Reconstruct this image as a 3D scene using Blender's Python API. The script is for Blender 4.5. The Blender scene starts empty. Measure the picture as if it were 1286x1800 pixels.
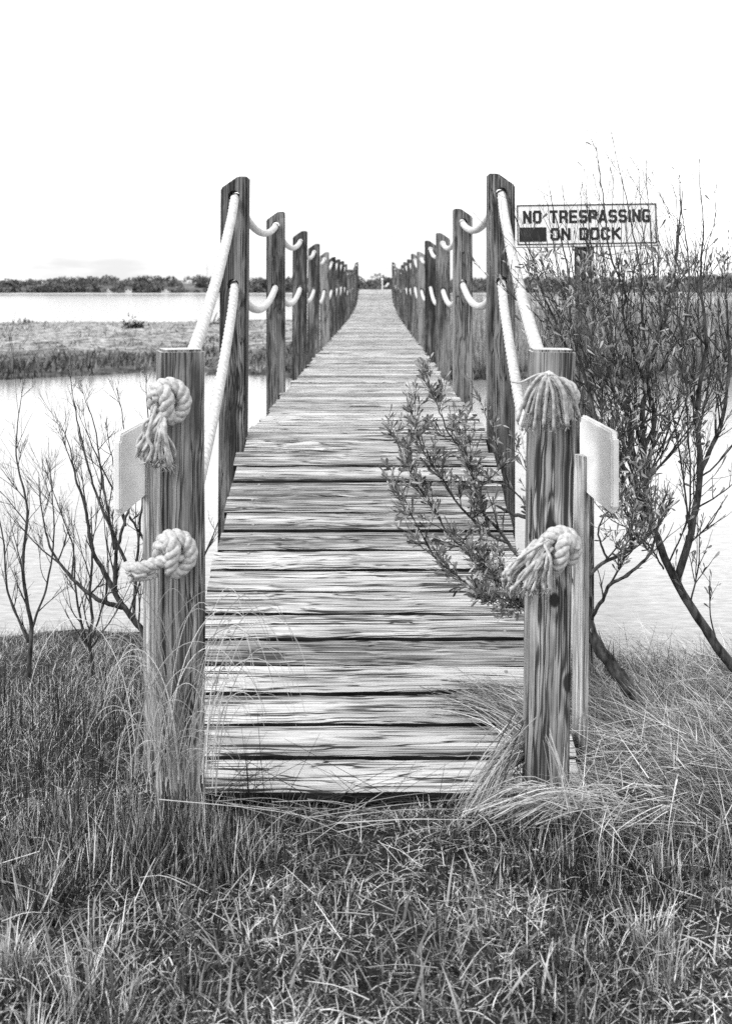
import bpy, bmesh, math, random
import numpy as np
from mathutils import Vector, Matrix, noise

random.seed(11)
rng = np.random.default_rng(7)
scene = bpy.context.scene
COL = scene.collection

# ------------------------------------------------------------------ camera
W_PX, H_PX, F, HOR = 1286.0, 1800.0, 1936.0, 507.0
CAMZ = 2.0
cam_data = bpy.data.cameras.new('camera')
cam = bpy.data.objects.new('camera', cam_data)
COL.objects.link(cam)
cam.location = (0, 0, CAMZ)
cam.rotation_euler = (math.radians(90), 0, 0)
cam_data.sensor_fit = 'VERTICAL'
cam_data.sensor_height = 36.0
cam_data.lens = F / H_PX * 36.0
cam_data.shift_y = -(H_PX / 2 - HOR) / H_PX
cam_data.clip_start = 0.05
cam_data.clip_end = 6000
cam_data.dof.use_dof = True
cam_data.dof.focus_distance = 3.9
cam_data.dof.aperture_fstop = 5.0
scene.camera = cam

# ------------------------------------------------------------------ sky, sun, exposure
SUN_EL, SUN_AZ = math.radians(42), math.radians(-118)   # high, from behind and to the left of the camera
world = bpy.data.worlds.new('World')
scene.world = world
world.use_nodes = True
wn, wl = world.node_tree.nodes, world.node_tree.links
wn.clear()
w_out = wn.new('ShaderNodeOutputWorld')
w_bg = wn.new('ShaderNodeBackground')
w_sky = wn.new('ShaderNodeTexSky')
w_sky.sky_type = 'NISHITA'
w_sky.sun_disc = False
w_sky.sun_elevation = SUN_EL
w_sky.sun_rotation = SUN_AZ
w_sky.dust_density = 4.0
w_bw = wn.new('ShaderNodeRGBToBW')
wl.new(w_sky.outputs[0], w_bw.inputs[0])
w_tc = wn.new('ShaderNodeTexCoord')
w_map = wn.new('ShaderNodeMapping')
w_map.inputs['Scale'].default_value = (1.0, 1.0, 4.5)
w_no = wn.new('ShaderNodeTexNoise')
w_no.inputs['Scale'].default_value = 2.2
w_no.inputs['Detail'].default_value = 6
w_no.inputs['Roughness'].default_value = 0.55
wl.new(w_tc.outputs['Generated'], w_map.inputs[0])
wl.new(w_map.outputs[0], w_no.inputs['Vector'])
w_mr = wn.new('ShaderNodeMapRange')
w_mr.inputs['From Min'].default_value = 0.36
w_mr.inputs['From Max'].default_value = 0.62
w_mr.inputs['To Min'].default_value = 6.8
w_mr.inputs['To Max'].default_value = 17.0
wl.new(w_no.outputs[0], w_mr.inputs[0])
w_mix = wn.new('ShaderNodeMix')
w_mix.data_type = 'FLOAT'
w_mix.inputs[0].default_value = 0.8       # an overcast layer over the clear sky
wl.new(w_bw.outputs[0], w_mix.inputs[2])
wl.new(w_mr.outputs[0], w_mix.inputs[3])
wl.new(w_mix.outputs[0], w_bg.inputs['Color'])
w_bg.inputs['Strength'].default_value = 0.10
wl.new(w_bg.outputs[0], w_out.inputs[0])

sun_data = bpy.data.lights.new('sun', 'SUN')
sun_data.energy = 1.5
sun_data.angle = math.radians(14)
sun_data.color = (1, 1, 1)
sun = bpy.data.objects.new('sun', sun_data)
COL.objects.link(sun)
sd = Vector((math.sin(SUN_AZ) * math.cos(SUN_EL), math.cos(SUN_AZ) * math.cos(SUN_EL), math.sin(SUN_EL)))
sun.rotation_euler = sd.to_track_quat('Z', 'Y').to_euler()

scene.view_settings.view_transform = 'Standard'
scene.view_settings.look = 'None'
scene.view_settings.exposure = 0.68
scene.view_settings.gamma = 1.0
scene.cycles.use_denoising = False          # keep the fine grain of wood and grass
scene.cycles.use_adaptive_sampling = False
scene.cycles.max_bounces = 4
scene.cycles.transparent_max_bounces = 4


# ------------------------------------------------------------------ helpers
def at(px, py, d):
    """the point at distance d that the photograph shows at (px, py)"""
    return Vector(((px - W_PX / 2) * d / F, d, CAMZ - (py - HOR) * d / F))


def tag(o, label=None, cat=None, group=None, kind=None):
    if label: o['label'] = label
    if cat: o['category'] = cat
    if group: o['group'] = group
    if kind: o['kind'] = kind
    return o


def link(name, mesh, mat=None, parent=None, loc=None):
    o = bpy.data.objects.new(name, mesh)
    COL.objects.link(o)
    if mat is not None and not mesh.materials:
        mesh.materials.append(mat)
    if parent is not None:
        o.parent = parent
    if loc is not None:
        o.location = loc
    return o


def empty(name, loc=(0, 0, 0)):
    o = bpy.data.objects.new(name, None)
    COL.objects.link(o)
    o.location = loc
    o.empty_display_size = 0.1
    return o


class MB:
    """collects pieces of one mesh"""
    def __init__(self):
        self.v, self.f, self.t, self.n = [], [], [], 0

    def add(self, v, f, tone=0.5):
        v = np.asarray(v, dtype=np.float64).reshape(-1, 3)
        self.v.append(v)
        self.f.extend([[i + self.n for i in q] for q in f])
        self.t.append(np.full(len(v), tone))
        self.n += len(v)

    def tube(self, pts, rad, k=6, tone=0.5, cap=True, frame_ref=None):
        v, f = tube(pts, rad, k, cap)
        self.add(v, f, tone)

    def box(self, a, b, tone=0.5):
        x0, y0, z0 = a; x1, y1, z1 = b
        self.add([(x0, y0, z0), (x1, y0, z0), (x1, y1, z0), (x0, y1, z0), (x0, y0, z1), (x1, y0, z1), (x1, y1, z1), (x0, y1, z1)],
                 [(0, 3, 2, 1), (4, 5, 6, 7), (0, 1, 5, 4), (1, 2, 6, 5), (2, 3, 7, 6), (3, 0, 4, 7)], tone)

    def mesh(self, name, smooth=True):
        m = bpy.data.meshes.new(name)
        v = np.concatenate(self.v)
        m.from_pydata(v.tolist(), [], self.f)
        a = m.attributes.new('tone', 'FLOAT', 'POINT')
        a.data.foreach_set('value', np.concatenate(self.t).astype(np.float32))
        if smooth:
            m.polygons.foreach_set('use_smooth', [True] * len(m.polygons))
        m.update()
        return m

    def build(self, name, mat, parent=None, smooth=True, origin=None):
        if origin is not None:
            o3 = np.array(origin)
            self.v = [a - o3 for a in self.v]
        return link(name, self.mesh(name, smooth), mat, parent, origin)


def tube(pts, rad, k=6, cap=True):
    P = np.asarray([tuple(p) for p in pts], dtype=np.float64)
    n = len(P)
    R = np.full(n, rad) if np.isscalar(rad) else np.asarray(rad, dtype=np.float64)
    T = np.gradient(P, axis=0)
    T /= np.linalg.norm(T, axis=1)[:, None] + 1e-12
    a = np.array([0, 0, 1.0]) if abs(T[0][2]) < 0.9 else np.array([1.0, 0, 0])
    u = np.cross(T[0], a); u /= np.linalg.norm(u)
    ang = np.arange(k) * 2 * math.pi / k
    V = np.zeros((n, k, 3))
    for i in range(n):
        u = u - T[i] * np.dot(u, T[i]); u /= np.linalg.norm(u) + 1e-12
        w = np.cross(T[i], u)
        V[i] = P[i] + R[i] * (np.cos(ang)[:, None] * u + np.sin(ang)[:, None] * w)
    f = []
    for i in range(n - 1):
        for j in range(k):
            j2 = (j + 1) % k
            f.append((i * k + j, i * k + j2, (i + 1) * k + j2, (i + 1) * k + j))
    if cap:
        f.append(tuple(reversed(range(k))))
        f.append(tuple((n - 1) * k + j for j in range(k)))
    return V.reshape(-1, 3), f


def smooth_path(pts, n):
    """Catmull-Rom through the points, resampled evenly"""
    P = np.asarray([tuple(p) for p in pts], dtype=np.float64)
    Q = np.vstack([2 * P[0] - P[1], P, 2 * P[-1] - P[-2]])
    out = []
    for i in range(1, len(Q) - 2):
        p0, p1, p2, p3 = Q[i - 1], Q[i], Q[i + 1], Q[i + 2]
        for t in np.linspace(0, 1, 16, endpoint=False):
            out.append(0.5 * ((2 * p1) + (-p0 + p2) * t + (2 * p0 - 5 * p1 + 4 * p2 - p3) * t * t + (-p0 + 3 * p1 - 3 * p2 + p3) * t ** 3))
    out.append(P[-1])
    out = np.array(out)
    s = np.concatenate([[0], np.cumsum(np.linalg.norm(np.diff(out, axis=0), axis=1))])
    q = np.linspace(0, s[-1], n)
    return np.stack([np.interp(q, s, out[:, c]) for c in range(3)], axis=1)


def raw_mesh(name, V, quads, tone=None, smooth=True):
    """fast mesh from numpy arrays of quads"""
    m = bpy.data.meshes.new(name)
    m.vertices.add(len(V))
    m.vertices.foreach_set('co', np.asarray(V, dtype=np.float32).ravel())
    q = np.asarray(quads, dtype=np.int32)
    m.loops.add(q.size)
    m.loops.foreach_set('vertex_index', q.ravel())
    m.polygons.add(len(q))
    m.polygons.foreach_set('loop_start', np.arange(0, q.size, 4, dtype=np.int32))
    if tone is not None:
        a = m.attributes.new('tone', 'FLOAT', 'POINT')
        a.data.foreach_set('value', np.asarray(tone, dtype=np.float32))
    m.update(calc_edges=True)
    if smooth:
        m.polygons.foreach_set('use_smooth', np.ones(len(q), dtype=bool))
    return m


def blades(base, az, length, width, lean, curl, tone, seg=4):
    """arrays of grass blades: lean = tilt from upright at the foot, curl = extra tilt gained to the tip"""
    N = len(base)
    pos = np.array(base, dtype=np.float64)
    dx, dy = np.cos(az), np.sin(az)
    sx, sy = -dy, dx
    V = np.zeros((N, seg + 1, 2, 3))
    for s in range(seg + 1):
        t = s / seg
        wd = width * (1 - t ** 1.7 * 0.92) * 0.5
        V[:, s, 0] = pos + np.stack([sx * wd, sy * wd, np.zeros(N)], 1)
        V[:, s, 1] = pos - np.stack([sx * wd, sy * wd, np.zeros(N)], 1)
        a = lean + curl * (t + 0.5 / seg)
        st = length / seg
        pos = pos + np.stack([dx * np.sin(a) * st, dy * np.sin(a) * st, np.cos(a) * st], 1)
    idx = np.arange(N)[:, None] * (seg + 1) * 2
    Q = []
    for s in range(seg):
        b = idx + s * 2
        Q.append(np.concatenate([b, b + 1, b + 3, b + 2], 1))
    Q = np.stack(Q, 1).reshape(-1, 4)
    T = np.repeat(tone, (seg + 1) * 2)
    return V.reshape(-1, 3), Q, T


def join_blades(parts):
    V, Q, T, n = [], [], [], 0
    for v, q, t in parts:
        V.append(v); Q.append(q + n); T.append(t); n += len(v)
    return np.concatenate(V), np.concatenate(Q), np.concatenate(T)


def fbm(x, y, s=1.0, o=3, seed=0.0):
    return noise.fractal(Vector((x * s + seed, y * s - seed, seed * 0.7)), 1.0, 2.0, o)


# ------------------------------------------------------------------ materials
class NT:
    def __init__(self, name):
        self.m = bpy.data.materials.new(name)
        self.m.use_nodes = True
        self.n, self.l = self.m.node_tree.nodes, self.m.node_tree.links
        self.b = self.n['Principled BSDF']

    def _in(self, s, v):
        if isinstance(v, (int, float)): s.default_value = v
        elif isinstance(v, tuple): s.default_value = v
        else: self.l.new(v, s)

    def math(self, op, a, b=0.0, c=0.0, clamp=False):
        k = self.n.new('ShaderNodeMath'); k.operation = op; k.use_clamp = clamp
        for i, v in enumerate((a, b, c)): self._in(k.inputs[i], v)
        return k.outputs[0]

    def vmath(self, op, a, b):
        k = self.n.new('ShaderNodeVectorMath'); k.operation = op
        self._in(k.inputs[0], a); self._in(k.inputs[1], b)
        return k.outputs[0]

    def coord(self, which='Object'):
        return self.n.new('ShaderNodeTexCoord').outputs[which]

    def rand(self):
        return self.n.new('ShaderNodeObjectInfo').outputs['Random']

    def attr(self, name='tone'):
        k = self.n.new('ShaderNodeAttribute'); k.attribute_name = name
        return k.outputs['Fac']

    def sep(self, v):
        k = self.n.new('ShaderNodeSeparateXYZ'); self.l.new(v, k.inputs[0])
        return k.outputs

    def comb(self, x, y, z):
        k = self.n.new('ShaderNodeCombineXYZ')
        for i, v in enumerate((x, y, z)): self._in(k.inputs[i], v)
        return k.outputs[0]

    def noise(self, v, scale=1.0, detail=4, rough=0.55, dist=0.0):
        k = self.n.new('ShaderNodeTexNoise')
        self.l.new(v, k.inputs['Vector'])
        k.inputs['Scale'].default_value = scale; k.inputs['Detail'].default_value = detail
        k.inputs['Roughness'].default_value = rough; k.inputs['Distortion'].default_value = dist
        return k.outputs[0]

    def ramp(self, f, stops):
        k = self.n.new('ShaderNodeValToRGB'); self.l.new(f, k.inputs[0])
        e = k.color_ramp.elements
        while len(e) < len(stops): e.new(0.5)
        for el, (p, c) in zip(e, stops):
            el.position = p; el.color = (c, c, c, 1)
        return k.outputs[0]

    def rng(self, f, a, b, c=0.0, d=1.0):
        k = self.n.new('ShaderNodeMapRange'); self._in(k.inputs[0], f)
        for i, v in enumerate((a, b, c, d)): self._in(k.inputs[1 + i], v)
        return k.outputs[0]

    def bump(self, h, strength=0.5, dist=0.01):
        k = self.n.new('ShaderNodeBump'); self.l.new(h, k.inputs['Height'])
        k.inputs['Strength'].default_value = strength; k.inputs['Distance'].default_value = dist
        self.l.new(k.outputs[0], self.b.inputs['Normal'])

    def done(self, col, rough=0.85, spec=0.2):
        if isinstance(col, (int, float)):
            self.b.inputs['Base Color'].default_value = (col, col, col, 1)
        else:
            c = self.n.new('ShaderNodeCombineColor')
            for i in range(3): self.l.new(col, c.inputs[i])
            self.l.new(c.outputs[0], self.b.inputs['Base Color'])
        self._in(self.b.inputs['Roughness'], rough)
        self.b.inputs['Specular IOR Level'].default_value = spec
        return self.m


def wood(name, axis, lo, mid, hi, rings=55.0, crack=0.9, blotch=1.0, knots=(), varied=0.25, fine=1.0, strk=1.0, lift=0.0):
    """weathered timber; axis = grain direction in object space, knots = (across, along, size)"""
    N = NT(name)
    P = N.sep(N.coord())
    r = N.rand()
    if axis == 'X': L, A, B = P[0], P[1], P[2]
    else: L, A, B = P[2], P[0], P[1]
    if knots:
        off, r0 = 0.37, 0.37
    else:
        off = N.math('MULTIPLY', r, 83.0)
    Lo = N.math('ADD', L, off)
    Ao = N.math('ADD', A, off)
    Bo = N.math('ADD', B, off)
    warp = N.noise(N.comb(N.math('MULTIPLY', Lo, 1.6), N.math('MULTIPLY', Ao, 7.0), N.math('MULTIPLY', Bo, 7.0)), 1.0, 3, 0.5)
    field = N.math('ADD', N.math('MULTIPLY', A, rings), N.math('MULTIPLY', B, rings * 0.6))
    field = N.math('ADD', field, N.math('MULTIPLY', warp, 13.0))
    kd = None
    for (ka, kl, ks) in knots:
        du = N.math('DIVIDE', N.math('SUBTRACT', A, ka), ks)
        dl = N.math('DIVIDE', N.math('SUBTRACT', L, kl), ks * 1.5)
        q = N.math('ADD', N.math('MULTIPLY', du, du), N.math('MULTIPLY', dl, dl))
        dl2 = N.math('DIVIDE', N.math('SUBTRACT', L, kl), ks * 5.5)
        q2 = N.math('ADD', N.math('MULTIPLY', N.math('MULTIPLY', du, du), 0.25), N.math('MULTIPLY', dl2, dl2))
        g = N.math('EXPONENT', N.math('MULTIPLY', q2, -1.0))
        field = N.math('ADD', field, N.math('MULTIPLY', g, 9.0))
        core = N.math('EXPONENT', N.math('MULTIPLY', N.math('MULTIPLY', q, q), -1.2))
        kd = core if kd is None else N.math('MAXIMUM', kd, core)
    ring = N.math('MULTIPLY_ADD', N.math('SINE', field), 0.5, 0.5)
    # the grain wanders a little as it runs
    wv = N.math('MULTIPLY', N.math('SUBTRACT', N.noise(N.comb(N.math('MULTIPLY', Lo, 2.2), N.math('MULTIPLY', Ao, 5.0), N.math('MULTIPLY', Bo, 5.0)), 1.0, 2, 0.5), 0.5), 0.05)
    Aw, Bw = N.math('ADD', Ao, wv), N.math('ADD', Bo, wv)

    def fibre(along, across, det, rough, sh=0.0):
        return N.noise(N.comb(N.math('MULTIPLY', Lo, along), N.math('MULTIPLY_ADD', Aw, across, sh), N.math('MULTIPLY', Bw, across)), 1.0, det, rough)

    def checks(along, across, width, g0, g1, sh):
        c = N.rng(N.math('ABSOLUTE', N.math('SUBTRACT', fibre(along, across, 1, 0.5, sh), 0.5)), 0.0, width, 1.0, 0.0)
        g = fibre(along * 2.2, across * 0.35, 2, 0.6, sh + 7.0)
        return N.math('MULTIPLY', c, N.rng(g, g0, g1, 0.0, 1.0))

    fib = fibre(1.6, 150.0, 4, 0.72)
    streak = fibre(0.8, 110.0, 3, 0.6, 3.0)
    ck = N.math('MAXIMUM', checks(0.6, 48.0, 0.030, 0.46, 0.55, 0.0), N.math('MULTIPLY', checks(0.9, 95.0, 0.060, 0.42, 0.56, 21.0), 0.8))
    big = N.noise(N.comb(N.math('MULTIPLY', Lo, 1.5), N.math('MULTIPLY', Ao, 9.0), N.math('MULTIPLY', Bo, 9.0)), 1.0, 5, 0.62, 0.3)
    v = N.math('MULTIPLY', N.math('SUBTRACT', ring, 0.5), 0.13)
    v = N.math('ADD', v, N.math('MULTIPLY', N.math('SUBTRACT', fib, 0.5), 1.0 * fine))
    v = N.math('ADD', v, N.math('MULTIPLY', N.math('SUBTRACT', streak, 0.5), strk))
    v = N.math('ADD', v, N.math('MULTIPLY', N.math('SUBTRACT', big, 0.5), 0.75 * blotch))
    v = N.math('ADD', v, N.math('MULTIPLY', N.math('SUBTRACT', r, 0.5), varied))
    v = N.math('ADD', v, 0.5 + lift)
    v = N.math('SUBTRACT', v, N.math('MULTIPLY', ck, crack))
    if kd is not None:
        v = N.math('SUBTRACT', v, N.math('MULTIPLY', kd, 0.9))
    col = N.ramp(v, [(0.10, lo * 0.35), (0.34, lo), (0.52, mid), (0.70, hi)])
    h = N.math('SUBTRACT', N.math('ADD', N.math('MULTIPLY', fib, 0.5), N.math('MULTIPLY', streak, 0.5)), ck)
    N.bump(h, 0.6, 0.003)
    return N.done(col, 0.8, 0.25)


M = {}
M['plank'] = wood('weathered_planks', 'X', 0.085, 0.32, 0.57, rings=60, crack=0.85, blotch=0.75, varied=0.20, fine=0.95, strk=0.22, lift=0.09)
M['rail_post'] = wood('grey_post_timber', 'Z', 0.028, 0.105, 0.25, rings=80, crack=0.55, blotch=1.2, varied=0.30, fine=0.9, strk=0.35, lift=0.02)
M['post_l'] = wood('entrance_post_timber', 'Z', 0.062, 0.21, 0.43, rings=95, crack=0.5, blotch=1.2, varied=0.0, fine=0.8, strk=0.3, lift=0.03)
M['post_r'] = wood('knotty_post_timber', 'Z', 0.075, 0.24, 0.46, rings=70, crack=0.55, blotch=1.1, varied=0.0, fine=0.5, strk=0.35, lift=0.02,
                   knots=((0.012, -0.70, 0.013), (0.055, -0.93, 0.016), (0.0, -0.50, 0.014)))
M['stringer'] = wood('dark_stringer_timber', 'X', 0.02, 0.07, 0.16)
M['stake'] = wood('pale_stake_timber', 'Z', 0.22, 0.42, 0.62, rings=90, crack=0.2, blotch=0.5)
M['sign_post'] = wood('sign_post_timber', 'Z', 0.05, 0.15, 0.30)


def plain(name, lo, hi, scale, rough=0.8, spec=0.2, bump=0.2, bdist=0.003, stretch=(1, 1, 1), a=0.35, b=0.65):
    N = NT(name)
    v = N.vmath('MULTIPLY', N.coord(), stretch)
    n = N.noise(v, scale, 5, 0.6)
    c = N.ramp(n, [(a, lo), (b, hi)])
    if bump: N.bump(n, bump, bdist)
    return N.done(c, rough, spec)


M['plank_edge'] = plain('dark_plank_edge', 0.008, 0.045, 30, 0.95, 0.1, 0.3, 0.003, (0.2, 1, 1))  # near-black tone on the plank side faces, so the joints read dark
M['end_grain'] = plain('weathered_end_grain', 0.30, 0.62, 120, 0.9, 0.1, 0.5, 0.002)
M['rope'] = plain('white_rope', 0.40, 0.62, 60, 0.9, 0.1, 0.5, 0.002)
M['knot'] = plain('twisted_rope', 0.32, 0.58, 90, 0.9, 0.1, 0.6, 0.002)
M['fray'] = plain('frayed_rope', 0.30, 0.58, 70, 0.9, 0.1, 0.6, 0.001)
M['white_paint'] = plain('white_painted_board', 0.70, 0.82, 7, 0.45, 0.4, 0.1, 0.001, (1, 1, 3))
M['sign_white'] = plain('sign_white', 0.80, 0.86, 4, 0.4, 0.4, 0.0)
M['sign_black'] = plain('sign_black', 0.008, 0.016, 20, 0.4, 0.4, 0.0)
M['sign_edge'] = plain('sign_edge', 0.18, 0.30, 20, 0.5, 0.4, 0.0)
M['nail'] = plain('galvanised_nail', 0.10, 0.40, 200, 0.45, 0.5, 0.0)
M['bark'] = plain('bark', 0.018, 0.12, 45, 0.9, 0.15, 0.8, 0.004, (1, 1, 0.35))
M['bark_pale'] = plain('lichened_bark', 0.015, 0.11, 60, 0.9, 0.15, 0.8, 0.003, (1, 1, 0.35))
M['soil'] = plain('soil', 0.012, 0.08, 55, 0.95, 0.1, 1.0, 0.02)


def toned(name, lo, hi, rough=0.75, spec=0.2, gamma=1.0, extra=0.25, scale=30, trans=0.0):
    """colour taken from the piece's own tone attribute"""
    N = NT(name)
    t = N.attr('tone')
    n = N.noise(N.coord(), scale, 3, 0.6)
    t = N.math('ADD', t, N.math('MULTIPLY', N.math('SUBTRACT', n, 0.5), extra), clamp=True)
    if gamma != 1.0: t = N.math('POWER', t, gamma)
    c = N.rng(t, 0.0, 1.0, lo, hi)
    N.done(c, rough, spec)
    return N.m


M['grass'] = toned('mixed_grass', 0.008, 0.72, 0.7, 0.25, 2.2)
M['straw'] = toned('dry_straw', 0.015, 0.72, 0.7, 0.25, 1.7)
M['leaf'] = toned('bayberry_leaf', 0.04, 0.46, 0.55, 0.35, 1.1)
M['marsh'] = toned('marsh_grass', 0.015, 0.62, 0.8, 0.2, 1.3, scale=3)
M['far_leaf'] = toned('far_foliage', 0.025, 0.25, 0.9, 0.1, 1.2, scale=0.5)

# water
N = NT('water')
p = N.coord('Object')
ps = N.sep(p)
n1 = N.noise(N.comb(N.math('MULTIPLY', ps[0], 2.2), N.math('MULTIPLY', ps[1], 7.0), 0.0), 1.0, 4, 0.6)
n2 = N.noise(N.comb(N.math('MULTIPLY', ps[0], 14.0), N.math('MULTIPLY', ps[1], 30.0), 0.0), 1.0, 3, 0.6)
N.bump(N.math('ADD', N.math('MULTIPLY', n1, 0.8), N.math('MULTIPLY', n2, 0.25)), 0.30, 0.02)
foam = N.noise(N.comb(N.math('MULTIPLY', ps[0], 9.0), N.math('MULTIPLY', ps[1], 30.0), 0.0), 1.0, 5, 0.7)
c = N.rng(foam, 0.38, 0.64, 0.20, 0.42)
N.done(c, 0.10, 0.8)
N.b.inputs['IOR'].default_value = 1.33
M['water'] = N.m

# ground sheets
N = NT('marsh_mud')
co = N.coord()
n = N.noise(co, 0.35, 6, 0.65)
n3 = N.noise(co, 2.5, 4, 0.7)
N.bump(n, 0.7, 0.2)
back = N.rng(N.math('ADD', N.sep(co)[1], N.math('MULTIPLY', N.math('SUBTRACT', n, 0.5), 22.0)), 29.5, 34.0, 0.0, 1.0)
mud = N.rng(n3, 0.35, 0.65, 0.02, 0.14)
mat_ = N.rng(n3, 0.38, 0.62, 0.06, 0.44)
M['marsh_ground'] = N.done(N.math('ADD', N.math('MULTIPLY', mat_, back), N.math('MULTIPLY', mud, N.math('SUBTRACT', 1.0, back))), 0.95, 0.1)
N = NT('far_land')
n = N.noise(N.coord(), 0.08, 5, 0.6)
M['far_land'] = N.done(N.ramp(n, [(0.35, 0.06), (0.65, 0.2)]), 0.95, 0.1)
M['beach'] = plain('pale_beach', 0.30, 0.55, 0.2, 0.95, 0.1, 0.0)

# ------------------------------------------------------------------ the setting: ground, water, marsh, far shore
def sstep(a, b, x):
    t = min(1, max(0, (x - a) / (b - a)))
    return t * t * (3 - 2 * t)


def ground_z(x, y):
    edge = 0.35 * fbm(x, 0.0, 0.5, 3, 3.0) + (0.2 if x < 0 else -0.25)
    z = 0.47 - 0.24 * sstep(3.1, 5.3 + edge, y) - 1.1 * sstep(5.2 + edge, 7.4 + edge, y)
    if y < 8: z += 0.022 * fbm(x, y, 4.0, 3, 1.0)
    return z


xs = np.unique(np.round(np.concatenate([-np.geomspace(2.4, 2500, 26), np.arange(-2.4, 2.41, 0.06), np.geomspace(2.4, 2500, 26)]), 4))
ys = np.unique(np.round(np.concatenate([-np.geomspace(1.0, 1500, 16), np.arange(-1.0, 7.6, 0.06), np.geomspace(7.6, 3000, 26)]), 4))
V = np.array([(x, y, ground_z(x, y)) for y in ys for x in xs])
nx = len(xs)
Q = np.array([(j * nx + i, j * nx + i + 1, (j + 1) * nx + i + 1, (j + 1) * nx + i) for j in range(len(ys) - 1) for i in range(nx - 1)])
tag(link('ground', raw_mesh('ground', V, Q), M['soil']), 'grassy bank sloping down to the water', 'ground', kind='structure')

m = bpy.data.meshes.new('water')
m.from_pydata([(-2500, 4.5, 0), (2500, 4.5, 0), (2500, 3000, 0), (-2500, 3000, 0)], [], [(0, 1, 2, 3)])
tag(link('water', m, M['water']), 'pale calm water around the dock', 'water', kind='structure')


def island_z(x, y):
    front = 24.6 + 2.4 * fbm(x, 0.0, 0.22, 4, 5.0)
    back = 58 + 5 * fbm(x, 0.0, 0.06, 2, 9.0)
    z = -0.5 + 0.60 * sstep(front - 0.8, front + 0.8, y) + 0.30 * sstep(front + 2, front + 15, y)
    z -= 0.9 * sstep(back - 3, back + 3, y)
    hump = math.exp(-((x + 7.5) / 6.0) ** 2 - ((y - 42) / 8.0) ** 2)
    return z + 0.05 * fbm(x, y, 0.5, 3, 2.0) + 0.10 * hump


xs = np.concatenate([np.linspace(-90, -24, 22)[:-1], np.arange(-24, 24.1, 0.5), np.linspace(24, 90, 22)[1:]])
ys = np.arange(22, 66, 0.5)
V = np.array([(x, y, island_z(x, y)) for y in ys for x in xs])
nx = len(xs)
Q = np.array([(j * nx + i, j * nx + i + 1, (j + 1) * nx + i + 1, (j + 1) * nx + i) for j in range(len(ys) - 1) for i in range(nx - 1)])
tag(link('marsh_island', raw_mesh('marsh_island', V, Q), M['marsh_ground']), 'low marsh island in the water behind the dock', 'marsh', kind='structure')

# marsh grass, and reeds on the right
parts = []
n = 60000
bx = rng.uniform(-24, 24, n); by = 24 + 36 * rng.random(n) ** 1.5
bz = np.array([island_z(x, y) for x, y in zip(bx, by)])
keep = bz > -0.05
bx, by, bz = bx[keep], by[keep], bz[keep]
n = len(bx)
pal = np.array([fbm(x, y, 0.16, 3, 4.0) for x, y in zip(bx, by)])
straw = 1 / (1 + np.exp(-(by - 32.0 + 10 * pal) * 1.1)) * (bx < 2)            # the dry mat lies farther back
tone = np.clip(0.06 + 0.36 * rng.random(n) ** 1.8 + 0.62 * straw + 0.25 * pal * (1 - straw), 0.02, 1)
tuft = np.clip(np.array([fbm(x, y, 0.7, 3, 44.0) for x, y in zip(bx, by)]), -1, 1)
tone = np.clip(tone - 1.6 * np.clip(tuft - 0.02, 0, 1) * straw, 0.02, 1)
dark = rng.random(n) < 0.25
tone[dark] *= 0.35
ln = (0.12 + 0.18 * rng.random(n)) * (1 + 1.3 * np.clip(tuft, -0.4, 0.8))
parts.append(blades(np.stack([bx, by, bz - 0.02], 1), rng.uniform(0, 6.28, n), ln, 0.02 + 0.025 * rng.random(n),
                    0.2 + 0.6 * rng.random(n) + 0.7 * straw, 0.6 * rng.random(n), tone, 2))
n = 9000
bx = rng.uniform(-22, 1.5, n); by = rng.uniform(53, 58, n)
bz = np.array([island_z(x, y) for x, y in zip(bx, by)])
cl = np.array([fbm(x, 0, 0.35, 3, 14.0) for x in bx])
ln = np.clip(0.15 + 0.75 * cl, 0.12, 0.9) * rng.uniform(0.6, 1.1, n)
parts.append(blades(np.stack([bx, by, bz - 0.05], 1), rng.uniform(0, 6.28, n), ln, np.full(n, 0.045), 0.3 * rng.random(n), 0.4 * rng.random(n), rng.uniform(0.05, 0.35, n), 2))
V, Q, T = join_blades(parts)
tag(link('marsh_grass', raw_mesh('marsh_grass', V, Q, T), M['marsh']), 'rough grass and dry straw covering the marsh island', 'grass', kind='stuff')

n = 26000
bx = rng.uniform(1.6, 24, n); by = 25.2 + 14 * rng.random(n) ** 1.4
bz = np.array([max(-0.1, island_z(x, y)) for x, y in zip(bx, by)])
low = np.clip((bx - 1.6) / 1.2, 0, 1)
ln = rng.uniform(0.7, 1.75, n) * (0.4 + 0.6 * low) * (0.45 + 0.55 * np.clip((by - 25) / 4, 0, 1))
parts = [blades(np.stack([bx, by, bz - 0.05], 1), rng.uniform(0, 6.28, n), ln, 0.018 + 0.02 * rng.random(n), 0.15 * rng.random(n), 0.35 * rng.random(n),
                np.clip(rng.normal(0.50, 0.2, n), 0.05, 1), 3)]
V, Q, T = join_blades(parts)
tag(link('reeds', raw_mesh('reeds', V, Q, T), M['marsh']), 'tall pale reed bed on the marsh right of the dock', 'reeds', kind='stuff')

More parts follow.
